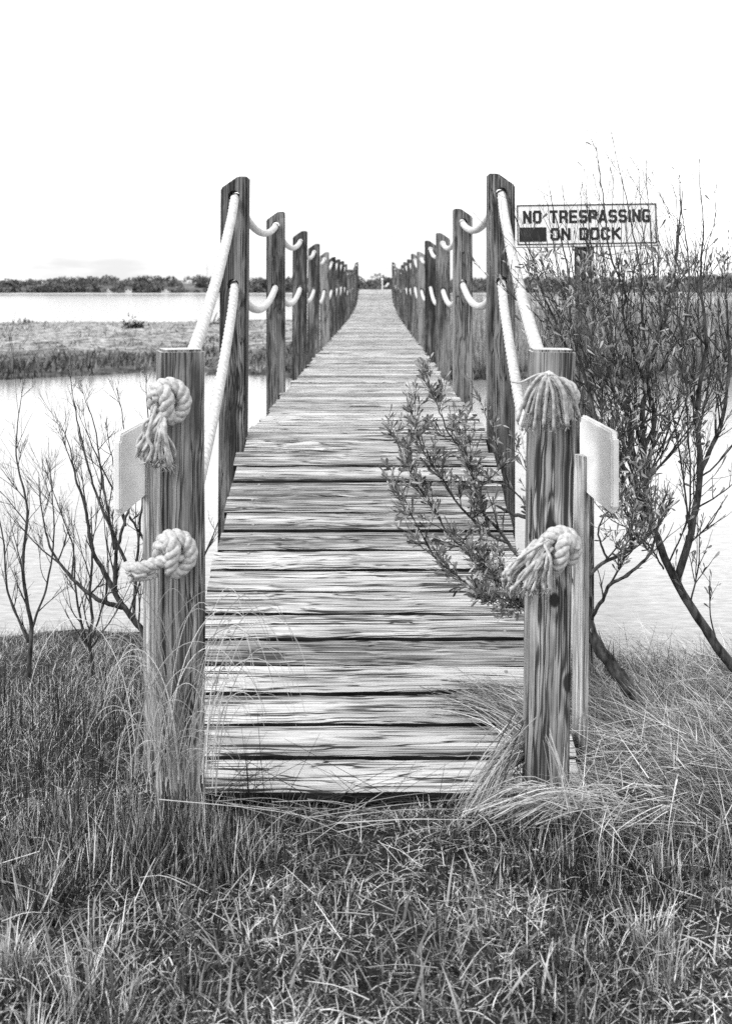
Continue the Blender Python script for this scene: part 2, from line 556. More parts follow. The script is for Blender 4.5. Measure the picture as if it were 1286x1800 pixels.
# a dark bush hollow and driftwood on the marsh
mb = MB()
c0 = at(236, 586, 42)
for k in range(420):
    a = Vector((rng.normal(0, 0.16), rng.normal(0, 0.15), abs(rng.normal(0.20, 0.16))))
    d = Vector((rng.normal(), rng.normal(), rng.normal() + 0.4)).normalized()
    s = d.cross(Vector((rng.normal(), rng.normal(), rng.normal()))).normalized() * 0.03
    p0 = c0 + Vector((a.x * 1.5, a.y, a.z - 0.12)); p1 = p0 + d * 0.16
    mb.add([p0 - s, p0 + s, p1 + s * 0.4, p1 - s * 0.4], [(0, 1, 2, 3)], rng.uniform(0.0, 0.16))
tag(mb.build('dark_shrub', M['marsh'], origin=(c0.x, c0.y, c0.z - 0.2)), 'small dark shrub alone on the pale straw of the marsh', 'shrub')
mb = MB()
z0 = island_z(-6.0, 44)
for a, b, r in (((-6.6, 44, z0 + 0.02), (-5.3, 43.6, z0 + 0.10), 0.05), ((-6.1, 43.9, z0 + 0.06), (-5.9, 43.8, z0 + 0.55), 0.035), ((-5.9, 43.85, z0 + 0.08), (-5.1, 43.5, z0 + 0.40), 0.03)):
    mb.tube(smooth_path([a, ((a[0] + b[0]) / 2, a[1], (a[2] + b[2]) / 2 + 0.06), b], 8), np.linspace(r, r * 0.5, 8), 6)
tag(mb.build('driftwood', M['bark'], origin=(-6, 44, z0)), 'weathered driftwood branch lying on the marsh behind the ropes', 'driftwood')

# far shore
def shore_h(x):
    return 1.5 + 2.2 * (0.5 + fbm(x, 0, 0.006, 3, 21.0)) + 1.8 * math.exp(-((x - 3) / 22.0) ** 2) + (1.6 if x > 20 else 0) * sstep(20, 60, x)


xs = np.linspace(-420, 420, 220); ys = np.array([380, 386, 392, 400, 415, 440, 520, 700, 1200, 2400])
pro = [-0.4, 0.12, 0.35, 0.6, 1.0, 1.0, 1.0, 0.9, 0.6, 0.3]
V = np.array([(x, y, (p if k < 3 else shore_h(x) * p)) for k, (y, p) in enumerate(zip(ys, pro)) for x in xs])
nx = len(xs)
Q = np.array([(j * nx + i, j * nx + i + 1, (j + 1) * nx + i + 1, (j + 1) * nx + i) for j in range(len(ys) - 1) for i in range(nx - 1)])
fs = link('far_shore', raw_mesh('far_shore', V, Q), M['far_land'])
tag(fs, 'low wooded far shore across the water', 'shore', kind='structure')
V = np.array([(x, y, z) for y, z in ((381, 0.02), (386, 0.20), (391, 0.42)) for x in xs])
Q = np.array([(j * nx + i, j * nx + i + 1, (j + 1) * nx + i + 1, (j + 1) * nx + i) for j in range(2) for i in range(nx - 1)])
tag(link('beach', raw_mesh('beach', V, Q), M['beach']), 'thin pale beach along the far shore', 'beach', kind='structure')

n = 95000
tx = rng.uniform(-230, 230, 900)
ty = 394 + 60 * rng.random(900) ** 1.3
tr = rng.uniform(1.5, 3.6, 900)
tt = np.clip(rng.normal(0.40, 0.18, 900) + 0.15 * (ty - 394) / 60, 0.05, 0.9)
th = np.array([shore_h(x) for x in tx]) * np.clip(0.55 + (ty - 394) / 80, 0, 1.1)
front_ = rng.random(900) < 0.4
ty[front_] = rng.uniform(391, 396, front_.sum()); th[front_] = rng.uniform(0.2, 1.2, front_.sum()); tr[front_] *= 0.75
w = rng.integers(0, 900, n)
u = rng.normal(size=(n, 3)); u /= np.linalg.norm(u, axis=1)[:, None]
u[:, 2] = np.abs(u[:, 2]) * 0.95 - 0.1
rr = tr[w] * (0.75 + 0.3 * rng.random(n))
c = np.stack([tx[w] + u[:, 0] * rr * 1.1, ty[w] + u[:, 1] * rr, th[w] + 0.2 + u[:, 2] * rr * 0.95], 1)
a = rng.normal(size=(n, 3)); a /= np.linalg.norm(a, axis=1)[:, None]
b = np.cross(a, rng.normal(size=(n, 3))); b /= np.linalg.norm(b, axis=1)[:, None]
s = (0.28 + 0.3 * rng.random(n))[:, None]
V = np.stack([c - a * s, c - b * s * 0.7, c + a * s, c + b * s * 0.7], 1).reshape(-1, 3)
Q = np.arange(n * 4).reshape(-1, 4)
T = np.repeat(np.clip(tt[w] + rng.normal(0, 0.10, n), 0.0, 1), 4)
tag(link('far_woodland', raw_mesh('far_woodland', V, Q, T, smooth=False), M['far_leaf']), 'distant band of woodland along the far shore', 'woodland', kind='stuff')

M['house_wall'] = plain('house_wall', 0.45, 0.7, 1.0, 0.8, 0.2, 0.0)
M['house_roof'] = plain('house_roof', 0.06, 0.14, 1.0, 0.8, 0.2, 0.0)
M['glass_dark'] = plain('dark_window_glass', 0.02, 0.04, 1.0, 0.15, 0.5, 0.0)
for px, w_, h_, lab in ((190, 3.4, 1.2, 'pale house with a dark roof at the left end of the far shore'),
                        (226, 2.4, 1.1, 'small pale cottage among the trees of the far shore'),
                        (292, 3.6, 1.0, 'long low white house close above the far beach')):
    x = (px - W_PX / 2) * 391.5 / F
    h = empty('house', (x, 391.5, 0.75)); tag(h, lab, 'house', 'houses on the far shore')
    mb = MB(); mb.box((-w_ / 2, 0, -0.3), (w_ / 2, 3, h_)); mb.build('wall', M['house_wall'], h, smooth=False)
    mb = MB()
    mb.add([(-w_ / 2 - .2, -.2, h_), (w_ / 2 + .2, -.2, h_), (w_ / 2 + .2, 3.2, h_), (-w_ / 2 - .2, 3.2, h_), (-w_ / 2 - .2, 1.5, h_ + 0.8), (w_ / 2 + .2, 1.5, h_ + 0.8)],
           [(0, 1, 5, 4), (2, 3, 4, 5), (1, 2, 5), (3, 0, 4), (0, 3, 2, 1)])
    mb.build('roof', M['house_roof'], h, smooth=False)
    for k in (-0.28, 0.22):
        mb = MB(); mb.box((w_ * k - .3, -.06, 0.5), (w_ * k + .3, 0.05, 1.2)); mb.build('window', M['glass_dark'], h, smooth=False)

x = (364 - W_PX / 2) * 396 / F
mast = MB(); mast.tube([(0, 0, 0), (0, 0, 11.4)], [0.10, 0.05], 6); mast.tube([(-0.5, 0, 8.2), (0.5, 0, 8.2)], 0.05, 4)
o = mast.build('mast', M['sign_edge']); o.location = (x, 396, 0.8)
tag(o, 'thin bare mast rising over the far trees', 'mast')

# ------------------------------------------------------------------ the dock
DOCK = empty('dock', (0, 3.22, 0.5))
tag(DOCK, 'long weathered wooden dock ramping up and running out over the water', 'dock')


def cx(d):
    return 0.0095 * max(0.0, d - 5.3)


PRO = [(3.22, 0.523), (5.55, 1.255), (20, 1.25), (27, 1.262), (30.8, 1.306), (36.9, 1.447), (40, 1.71), (42.3, 1.965)]


def deck_z(d):
    return float(np.interp(d, [p[0] for p in PRO], [p[1] for p in PRO]))


def child(o, parent):
    o.parent = parent
    o.matrix_parent_inverse = Matrix.Translation(-parent.location)
    return o


def plank_mesh(name, half, wid, thk, seg, seed, rough):
    r = random.Random(seed)
    ch = 0.006
    prof = [(-wid / 2, -thk), (wid / 2, -thk), (wid / 2, -ch), (wid / 2 - ch, 0), (-wid / 2 + ch, 0), (-wid / 2, -ch)]
    V, Fc = [], []
    k = len(prof)
    xl, xr = -half + r.uniform(-.016, .016), half + r.uniform(-.018, .026)
    for i in range(seg + 1):
        x = xl + (xr - xl) * i / seg
        e0 = rough * noise.noise(Vector((x * 5, seed * 3.1, 0))) + rough * 0.6 * noise.noise(Vector((x * 23, seed * 3.1, 2)))
        e1 = rough * noise.noise(Vector((x * 5, seed * 3.1, 7))) + rough * 0.6 * noise.noise(Vector((x * 23, seed * 3.1, 9)))
        c = rough * 0.7 * noise.noise(Vector((x * 2, seed * 1.7, 4)))
        for (a, b) in prof:
            V.append((x, a + (e1 if a > 0 else e0), b + (c if b > -thk / 2 else 0)))
    for i in range(seg):
        for j in range(k):
            j2 = (j + 1) % k
            Fc.append((i * k + j, i * k + j2, (i + 1) * k + j2, (i + 1) * k + j))
    Fc.append(tuple(reversed(range(k))))
    Fc.append(tuple(seg * k + j for j in range(k)))
    m = bpy.data.meshes.new(name)
    m.from_pydata(V, [], [tuple(reversed(f)) for f in Fc])
    m.update()
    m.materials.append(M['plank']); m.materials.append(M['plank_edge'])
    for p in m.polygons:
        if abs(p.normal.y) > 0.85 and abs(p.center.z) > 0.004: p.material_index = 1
    return m


nail_mesh = None
mb = MB(); mb.tube([(0, 0, -0.02), (0, 0, 0.003)], 0.0062, 8); nail_mesh = mb.mesh('nail'); nail_mesh.materials.append(M['nail'])
shared = [plank_mesh('plank_far', 0.612, 0.1320, 0.038, 6, 100 + k, 0.003) for k in range(10)]
PITCH = 0.1515
d, idx = 3.22, 0
rp = random.Random(5)
while d < 42.25:
    dz = deck_z(d + 0.05) - deck_z(d)
    slope = math.atan2(dz, 0.05)
    step = PITCH if d < 5.5 else 0.1465
    dm = d + step / 2 * math.cos(slope)
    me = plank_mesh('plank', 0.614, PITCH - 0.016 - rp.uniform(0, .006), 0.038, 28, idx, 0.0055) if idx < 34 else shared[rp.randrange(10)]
    o = link('plank', me)
    o.location = (cx(dm) + rp.uniform(-.008, .012), dm, deck_z(dm) + rp.uniform(-.006, .004))
    o.rotation_euler = (slope + rp.uniform(-.012, .012), rp.uniform(-.003, .003), rp.uniform(-.006, .006))
    if idx >= 34 and rp.random() < 0.5: o.rotation_euler.z += math.pi; o.rotation_euler.x *= -1
    child(o, DOCK)
    if idx < 20:
        for sx in (-0.49, 0.49):
            for sy in (-0.035, 0.038):
                if rp.random() < 0.8:
                    nl = link('nail', nail_mesh)
                    nl.parent = o
                    nl.location = (sx + rp.uniform(-.012, .012), sy + rp.uniform(-.01, .01), 0.0)
    d += step * math.cos(slope)
    idx += 1

# stringers under the deck, one pair for each bay
stations = [5.53 + 2.5 * k for k in range(15)]
bays = [3.26] + stations + [42.2]
for a, b in zip(bays[:-1], bays[1:]):
    for s in (-0.5, 0.5):
        pa = Vector((cx(a) + s, a, deck_z(a) - 0.041)); pb = Vector((cx(b) + s, b - 0.01, deck_z(b) - 0.041))
        if a < 30.8 < b or a > 30: # bend of the profile
            pass
        L = (pb - pa).length
        mb = MB(); mb.box((0, -0.02, -0.19), (L, 0.02, 0.0))
        o = mb.build('stringer', M['stringer'], smooth=False)
        o.location = pa
        o.rotation_euler = (0, -math.atan2(pb.z - pa.z, (pb.xy - pa.xy).length), math.atan2(pb.y - pa.y, pb.x - pa.x))
        child(o, DOCK)

# railing posts: slanted top falling outwards, two rope holes bored through
HOLES = (-0.100, -0.545)


def rail_post_mesh(side):
    w, t, L = 0.134, 0.10, 3.2
    s = side
    prof = [(-s * w / 2, 0.0), (-s * (w / 2 - 0.048), 0.0), (s * w / 2, -0.060), (s * w / 2, -L), (-s * w / 2, -L)]   # inner edge stays high
    bm = bmesh.new()
    f = [bm.verts.new((x, -t / 2, z)) for x, z in prof]
    g = [bm.verts.new((x, t / 2, z)) for x, z in prof]
    bm.faces.new(f); bm.faces.new(list(reversed(g)))
    for i in range(5):
        j = (i + 1) % 5
        bm.faces.new((f[i], g[i], g[j], f[j]))
    bmesh.ops.recalc_face_normals(bm, faces=bm.faces)
    bmesh.ops.bevel(bm, geom=list(bm.edges), offset=0.006, segments=2, affect='EDGES')
    m = bpy.data.meshes.new('railing_post'); bm.to_mesh(m); bm.free()
    o = link('railing_post', m)
    bm = bmesh.new()
    for z in HOLES:
        bmesh.ops.create_cone(bm, cap_ends=True, segments=24, radius1=0.029, radius2=0.029, depth=0.4,
                              matrix=Matrix.Translation((0, 0, z)) @ Matrix.Rotation(math.pi / 2, 4, 'X'))
    mc = bpy.data.meshes.new('cutter'); bm.to_mesh(mc); bm.free()
    c = link('cutter', mc)
    md = o.modifiers.new('b', 'BOOLEAN'); md.object = c; md.operation = 'DIFFERENCE'; md.solver = 'EXACT'
    bpy.context.view_layer.update()
    dg = bpy.context.evaluated_depsgraph_get()
    out = bpy.data.meshes.new_from_object(o.evaluated_get(dg))
    out.name = 'railing_post'
    bpy.data.objects.remove(o); bpy.data.objects.remove(c)
    out.materials.clear(); out.materials.append(M['rail_post'])
    return out


PM = {-1: rail_post_mesh(-1), 1: rail_post_mesh(1)}
HOLE_PTS = {(-1, 0): [], (-1, 1): [], (1, 0): [], (1, 1): []}
rp = random.Random(9)
TOP = {(-1, 0): 2.563, (1, 0): 2.578, (-1, 1): 2.560, (1, 1): 2.582}
for k, d in enumerate(stations):
    for s in (-1, 1):
        top = TOP.get((s, k), deck_z(d) + 1.29 + rp.uniform(-.03, .03))
        if k > 8: top = deck_z(d) + 1.22 + rp.uniform(-.03, .03)
        x = cx(d) + s * (0.618 + 0.067) + rp.uniform(-.008, .008)
        if k == 0: x = -0.660 if s < 0 else 0.681
        o = link('railing_post', PM[s])
        o.location = (x, d + 0.05, top)
        o.rotation_euler = (rp.uniform(-.008, .008), rp.uniform(-.010, .010), rp.uniform(-.05, .05))
        child(o, DOCK)
        for q in (0, 1):
            HOLE_PTS[(s, q)].append(Vector((x, d + 0.05, top + HOLES[q] - 0.004)))

# ------------------------------------------------------------------ entrance posts
def square_post(name, w, z_top, z_bot, mat, loc, rz=0.0, lean=0.0, seed=0):
    bm = bmesh.new()
    bmesh.ops.create_cube(bm, size=1.0, matrix=Matrix.Translation((0, 0, (z_top + z_bot) / 2 - z_top)) @ Matrix.Diagonal((w, w, z_top - z_bot, 1)))
    bmesh.ops.bevel(bm, geom=list(bm.edges), offset=0.007, segments=2, affect='EDGES')
    bmesh.ops.subdivide_edges(bm, edges=[e for e in bm.edges if abs(e.verts[0].co.z - e.verts[1].co.z) > 0.5], cuts=24)
    for v in bm.verts:
        v.co.x += 0.0022 * noise.noise(Vector((v.co.z * 3, seed, v.co.y * 9)))
        v.co.y += 0.0022 * noise.noise(Vector((v.co.z * 3, seed + 5, v.co.x * 9)))
    m = bpy.data.meshes.new(name); bm.to_mesh(m); bm.free()
    m.materials.append(mat); m.materials.append(M['end_grain'])
    for p in m.polygons:
        if p.normal.z > 0.3: p.material_index = 1
    o = link(name, m)
    o.location = loc
    o.rotation_euler = (0, lean, rz)
    return o


PL = square_post('entrance_post', 0.121, 1.828, -0.2, M['post_l'], (-0.530, 3.146, 1.828), math.radians(19), 0.0, 1)
tag(PL, 'square timber post left of the dock entrance, evenly streaked and unknotted', 'post', 'entrance posts')
PR = square_post('entrance_post', 0.122, 1.828, -0.2, M['post_r'], (0.527, 3.142, 1.828), math.radians(-3), math.radians(0.75), 2)
tag(PR, 'paler square timber post right of the dock entrance, with a dark knot hole', 'post', 'entrance posts')
mb = MB()
th = np.linspace(0, 2 * math.pi, 24, endpoint=False)
M['hole_dark'] = plain('rotten_knot', 0.004, 0.012, 80, 0.95, 0.05, 0.0)

# ------------------------------------------------------------------ ropes
def rope_tube(mb, pts, r=0.0205, k=18, pitch=0.045, step=0.0035, amp=0.16):
    """braided rope: radius follows two crossing families of ridges"""
    P = np.asarray([tuple(p) for p in pts])
    L = np.sum(np.linalg.norm(np.diff(P, axis=0), axis=1))
    n = max(8, int(L / step))
    P = smooth_path(P, n)
    s = np.linspace(0, L, n)
    V, Fc = tube(P, r, k)
    V = V.reshape(n, k, 3)
    th = np.arange(k) * 2 * math.pi / k
    ph = s[:, None] * 2 * math.pi / pitch
    f = np.abs(np.sin(1.5 * th[None] + ph * 0.5)) * 1.6 - 1.0
    V = P[:, None, :] + (V - P[:, None, :]) * (1 + amp * f)[:, :, None]
    mb.add(V.reshape(-1, 3), Fc)


def laid_rope(mb, pts, r=0.020, n=120, turns_per_m=16, k=8, end_taper=False):
    """three strands laid round each other"""
    P = smooth_path(pts, n)
    T = np.gradient(P, axis=0); T /= np.linalg.norm(T, axis=1)[:, None]
    L = np.sum(np.linalg.norm(np.diff(P, axis=0), axis=1))
    u = np.cross(T[0], (0.3, 0.9, 0.2)); u /= np.linalg.norm(u)
    U = []
    for i in range(n):
        u = u - T[i] * np.dot(u, T[i]); u /= np.linalg.norm(u); U.append(u.copy())
    U = np.array(U); Wv = np.cross(T, U)
    ph = np.linspace(0, L * turns_per_m * 2 * math.pi, n)
    for q in range(3):
        a = ph + q * 2.0944
        C = P + r * 0.50 * (np.cos(a)[:, None] * U + np.sin(a)[:, None] * Wv)
        mb.tube(C, r * 0.56, k)


def tassel(mb, root, targets, spread0, rads, droop, seed):
    r = random.Random(seed)
    for tg in targets:
        p0 = root + Vector((r.gauss(0, spread0), r.gauss(0, spread0 * 0.5), r.gauss(0, spread0)))
        mid = p0.lerp(tg, 0.5) + Vector((r.gauss(0, 0.006), -abs(r.gauss(0.010, 0.008)), droop + r.gauss(0, 0.006)))
        q = p0.lerp(tg, 0.8) + Vector((r.gauss(0, 0.007), r.gauss(-0.004, 0.006), droop * 0.4 + r.gauss(0, 0.005)))
        path = smooth_path([p0, mid, q, tg], 14)
        rad = r.uniform(*rads)
        R = np.full(14, rad); R *= 1 + 0.12 * np.sin(np.arange(14) * 2.3); R[-1] *= 1.5
        mb.tube(path, R, 6)
        # the yarn's split tip
        for e in range(4):
            e1 = tg + Vector((r.gauss(0, 0.007), r.gauss(0, 0.005), -abs(r.gauss(0.010, 0.006))))
            mb.tube([path[-2], tg, e1], [rad * 0.5, rad * 0.5, rad * 0.25], 4)


FRONT = 3.075
ROPE_INFO = {
    (-1, 0): ('upper rope of the left railing, ending in a knot and frayed tassel', (298, 703)),
    (-1, 1): ('lower rope of the left railing, ending in a knot and a whole twisted tail', (308, 968)),
    (1, 0): ('upper rope of the right railing, its spread fringe covering the knot', (982, 700)),
    (1, 1): ('lower rope of the right railing, knotted with fringe hanging to the left', (982, 962)),
}
KN = {}
for (s, q), hp in HOLE_PTS.items():
    lab, kp = ROPE_INFO[(s, q)]
    post = PL if s < 0 else PR
    kc = at(kp[0], kp[1], FRONT - 0.012)
    root = empty('rope', kc)
    tag(root, lab, 'rope', 'ropes of the railing')
    KN[(s, q)] = (root, kc)
    # first, rising span from the entrance post to the first railing post
    a = Vector((kc.x, 3.02, kc.z)); a2 = Vector((kc.x, 3.25, kc.z + 0.03))
    b = hp[0]
    pts = [a, a2]
    sag = 0.07 if q == 0 else 0.09
    n = 9
    for i in range(1, n):
        t = i / n
        p = a2.lerp(b, t); p.z -= 4 * sag * t * (1 - t)
        pts.append(p)
    pts += [b + Vector((0, -0.03, -0.004)), b + Vector((0, 0.05, 0))]
    mb = MB(); rope_tube(mb, pts, 0.0210, 18)
    child(mb.build('rope_span', M['rope'], origin=tuple(b)), root)
    rs = random.Random(s * 10 + q)
    for i in range(len(hp) - 1):
        a, b = hp[i], hp[i + 1]
        sag = (0.105 if q == 0 else 0.145) * rs.uniform(0.85, 1.15)
        pts = []
        for t in np.linspace(0, 1, 11):
            p = a.lerp(b, t); p.z -= 4 * sag * t * (1 - t)
            pts.append(p)
        mb = MB(); rope_tube(mb, pts, 0.0210, 16 if i < 2 else 10, step=0.004 if i < 2 else 0.03, amp=0.16 if i < 2 else 0.0)
        child(mb.build('rope_span', M['rope'], origin=tuple(a)), root)

# knots: a stopper knot in the plane of the post face. (x, z, towards the viewer)
KNOT = [(0.0, 0.0, -0.05), (-0.004, -0.004, 0.004), (-0.034, -0.022, 0.014), (-0.040, 0.014, 0.020), (-0.018, 0.042, 0.026), (0.018, 0.044, 0.028), (0.042, 0.018, 0.026),
        (0.044, -0.016, 0.024), (0.022, -0.046, 0.026), (0.002, -0.046, 0.040), (0.000, -0.012, 0.058), (0.002, 0.020, 0.058), (-0.014, 0.034, 0.046), (-0.034, 0.010, 0.040)]


def put_knot(key, mirror=1, rot=0.0, scale=1.0, tail=None):
    root, kc = KN[key]
    pts = []
    seq = KNOT
    for (x, z, y) in seq:
        x *= mirror
        xr = x * math.cos(rot) - z * math.sin(rot); zr = x * math.sin(rot) + z * math.cos(rot)
        pts.append(kc + Vector((xr * scale, -y * scale * 0.85, zr * scale)))
    mb = MB(); laid_rope(mb, pts, 0.0205 * scale, 150, 15)
    child(mb.build('knot', M['knot'], origin=tuple(kc)), root)
    return root, kc, pts[-1]


rt = random.Random(3)
# left upper: knot with tassel hanging down to the left
root, kc, e = put_knot((-1, 0), 1, 0.1, 0.98)
mb = MB()
tg = []
for k in range(46):
    f = rt.random()
    tg.append(at(240 + 62 * f + rt.gauss(0, 4), 790 + 32 * f ** 0.7 - 8 * rt.random() + rt.gauss(0, 5), FRONT - 0.055 + rt.uniform(-.02, .03)))
tassel(mb, at(287, 728, FRONT - 0.055), tg, 0.009, (0.0038, 0.0056), 0.012, 1)
child(mb.build('frayed_end', M['fray'], origin=tuple(kc)), root)
# left lower: knot with an unfrayed tail pointing left
root, kc, e = put_knot((-1, 1), 1, -0.12, 1.0)
mb = MB()
tail = [at(318, 975, FRONT - 0.045), at(300, 984, FRONT - 0.055), at(275, 990, FRONT - 0.06), at(250, 998, FRONT - 0.062), at(232, 1000, FRONT - 0.062)]
laid_rope(mb, tail, 0.018, 60, 15)
e0 = at(232, 1004, FRONT - 0.060)
for k in range(16):
    p = e0 + Vector((rt.uniform(-0.01, 0.02), rt.uniform(-.012, .012), rt.uniform(-.012, .012)))
    mb.tube([p + Vector((0.03, 0, 0.004)), p, p + Vector((-0.013 + rt.gauss(0, .004), rt.gauss(0, .004), rt.gauss(-0.004, .008)))], [0.006, 0.007, 0.004], 6)
for k in range(10):
    a0 = at(228 + 3 * k, 1018 + rt.gauss(0, 2), FRONT - 0.05)
    mb.tube([a0, a0 + Vector((0.016, rt.gauss(0, .004), 0.002)), a0 + Vector((0.034, 0.004, 0.006 + rt.gauss(0, .003)))], 0.0065, 6)
child(mb.build('rope_tail', M['knot'], origin=tuple(kc)), root)
# right upper: fringe spread like an umbrella
root, kc, e = put_knot((1, 0), -1, 0.4, 0.92)
mb = MB()
tg = []
for k in range(52):
    f = (k + rt.random()) / 52
    an = (f - 0.45) * 2.0
    tg.append(at(962 + 66 * math.sin(an * 0.85) - 4 + rt.gauss(0, 5), 742 - 20 * abs(an) ** 2 * 0.9 + rt.uniform(-16, 22), FRONT - 0.055 + rt.uniform(-.02, .03)))
for tq in tg:
    top = at(963 + rt.gauss(0, 5), 660 + rt.gauss(0, 3), FRONT - 0.085 + rt.uniform(-.01, .01))
    r0 = kc + Vector((rt.gauss(0, .012), -0.045, 0.02))
    md = top.lerp(tq, 0.40) + Vector(((tq.x - top.x) * 0.22, -0.012, 0.014))
    path = smooth_path([r0, top, md, top.lerp(tq, 0.75) + Vector(((tq.x - top.x) * 0.12, -0.004, 0.004)), tq], 18)
    rad = rt.uniform(0.0038, 0.0056)
    R = np.full(18, rad) * (1 + 0.12 * np.sin(np.arange(18) * 2.1)); R[-1] *= 1.4
    mb.tube(path, R, 6)
    for q in range(3):
        mb.tube([path[-2], tq, tq + Vector((rt.gauss(0, .005), rt.gauss(0, .004), -abs(rt.gauss(.008, .005))))], [rad * .5, rad * .5, rad * .25], 4)
stray = [at(960, 655, FRONT - .08), at(940, 660, FRONT - .09), at(915, 672, FRONT - .09), at(899, 671, FRONT - .08)]
mb.tube(smooth_path(stray, 14), 0.003, 6)
child(mb.build('frayed_end', M['fray'], origin=tuple(kc)), root)
# right lower: fringe blown left and down
root, kc, e = put_knot((1, 1), -1, -0.2, 0.98)
mb = MB()
tg = []
for k in range(48):
    f = rt.random()
    tg.append(at(884 + 84 * f ** 1.2 + rt.gauss(0, 4), 1012 + 40 * f ** 0.6 - 16 * rt.random() + rt.gauss(0, 5), FRONT - 0.055 + rt.uniform(-.02, .03)))
tassel(mb, at(955, 955, FRONT - 0.06), tg, 0.010, (0.0038, 0.0056), 0.012, 5)
child(mb.build('frayed_end', M['fray'], origin=tuple(kc)), root)

# ------------------------------------------------------------------ white boards on stakes beside the posts
def notice(side, lab, y0, y1, zt, zb, stake_x):
    r = empty('notice_board', (side * 0.70, (y0 + y1) / 2, 0.4)); tag(r, lab, 'board', 'white boards beside the entrance')
    bm = bmesh.new()
    t = 0.022
    bmesh.ops.create_cube(bm, size=1.0, matrix=Matrix.Diagonal((t, y1 - y0, zt - zb, 1)))
    bmesh.ops.bevel(bm, geom=[e for e in bm.edges if abs(e.verts[0].co.x - e.verts[1].co.x) > t / 2], offset=0.018, segments=4, affect='EDGES')
    bmesh.ops.bevel(bm, geom=[e for e in bm.edges if len(e.link_faces) == 2 and e.calc_face_angle(0) > 1.0], offset=0.005, segments=2, affect='EDGES')
    m = bpy.data.meshes.new('panel'); bm.to_mesh(m); bm.free()
    o = link('panel', m, M['white_paint']); o.location = (side * 0.708, (y0 + y1) / 2, (zt + zb) / 2)
    o.rotation_euler = (0, 0, side * 0.02)
    child(o, r)
    mb = MB(); z0 = ground_z(side * 0.68, 3.5) - 0.15
    mb.box((-0.011, -0.03, z0 - 1.47), (0.011, 0.03, 0.0))
    o = mb.build('stake', M['stake'], smooth=False); o.location = (stake_x, 3.50, 1.47); o.rotation_euler = (0, side * 0.006, side * 0.35)
    child(o, r)


notice(-1, 'blank white board left of the left entrance post, seen nearly edge-on', 3.15, 3.52, 1.582, 1.345, -0.684)
notice(1, 'blank white board on a pale stake right of the right entrance post', 3.15, 3.58, 1.590, 1.352, 0.684)

# ------------------------------------------------------------------ no trespassing sign
SG = empty('warning_sign', (at(1029, 1200, 4.78).x, 4.78, 0.3))
tag(SG, 'white sign reading NO TRESPASSING ON DOCK, on a post behind the bush', 'sign')
DS = 4.75
K = DS / F
sw, sh = 248 * K, 75 * K
sc_ = at(1030, 395, DS)
pan = empty('tmp')
bpy.data.objects.remove(pan)
mb = MB(); mb.box((-sw / 2, -0.004, -sh / 2), (sw / 2, 0.004, sh / 2))
panel = mb.build('panel', M['sign_white'], smooth=False); panel.location = sc_; panel.rotation_euler = (0, -math.radians(0.8), 0)
child(panel, SG)


def sub(mbx, name, mat):
    o = mbx.build(name, mat, smooth=False); o.parent = panel
    return o


mb = MB(); e = 0.0062
for (a, b, c, d_) in ((-sw / 2 + 3 * K, sw / 2 - 3 * K, sh / 2 - 3.5 * K, sh / 2 - 1.8 * K), (-sw / 2 + 3 * K, sw / 2 - 3 * K, -sh / 2 + 3.5 * K, -sh / 2 + 5.2 * K),
                      (-sw / 2 + 2.0 * K, -sw / 2 + 3.4 * K, -sh / 2 + 3.5 * K, sh / 2 - 1.8 * K), (sw / 2 - 3.4 * K, sw / 2 - 2.0 * K, -sh / 2 + 3.5 * K, sh / 2 - 1.8 * K)):
    mb.box((a, -e, c), (b, -0.0035, d_)); e += 0.0002
sub(mb, 'border_line', M['sign_black'])
mb = MB(); mb.box((-sw / 2 - K, -0.012, -sh / 2 - 2 * K), (sw / 2 + K, 0.006, -sh / 2 - 0.0004)); sub(mb, 'frame_edge', M['sign_edge'])

# squared sign lettering: strokes as polylines on a 0..1 box
c_ = 0.16
LET = {
    'N': [[(0, 0), (0, 1)], [(0.0, 1), (1, 0)], [(1, 0), (1, 1)]],
    'O': [[(c_, 0), (1 - c_, 0), (1, c_), (1, 1 - c_), (1 - c_, 1), (c_, 1), (0, 1 - c_), (0, c_), (c_, 0)]],
    'T': [[(0, 1), (1, 1)], [(0.5, 1), (0.5, 0)]],
    'R': [[(0, 0), (0, 1), (1 - c_, 1), (1, 1 - c_), (1, 0.5 + c_), (1 - c_, 0.45), (0, 0.45)], [(0.62, 0.45), (1, 0.2), (1, 0)]],
    'E': [[(1, 1), (0, 1), (0, 0), (1, 0)], [(0, 0.5), (0.9, 0.5)]],
    'S': [[(0.96, 0.90), (1 - c_, 1), (c_, 1), (0, 1 - c_), (0, 0.64), (c_, 0.5), (1 - c_, 0.5), (1, 0.36), (1, c_), (1 - c_, 0), (c_, 0), (0.04, 0.10)]],
    'P': [[(0, 0), (0, 1), (1 - c_, 1), (1, 1 - c_), (1, 0.5 + c_), (1 - c_, 0.42), (0, 0.42)]],
    'A': [[(0, 0), (0.40, 1), (0.60, 1), (1, 0)], [(0.2, 0.2), (0.8, 0.2)]],
    'I': [[(0, 0), (0, 1)]],
    'G': [[(0.97, 0.88), (1 - c_, 1), (c_, 1), (0, 1 - c_), (0, c_), (c_, 0), (1 - c_, 0), (1, c_), (1, 0.44), (0.58, 0.44)]],
    'D': [[(0, 0), (0, 1), (1 - c_, 1), (1, 1 - c_), (1, c_), (1 - c_, 0), (0, 0)]],
    'C': [[(1, 0.80), (1 - c_, 1), (c_, 1), (0, 1 - c_), (0, c_), (c_, 0), (1 - c_, 0), (1, 0.20)]],
    'K': [[(0, 0), (0, 1)], [(0.1, 0.48), (0.95, 1)], [(0.3, 0.55), (1, 0)]],
}


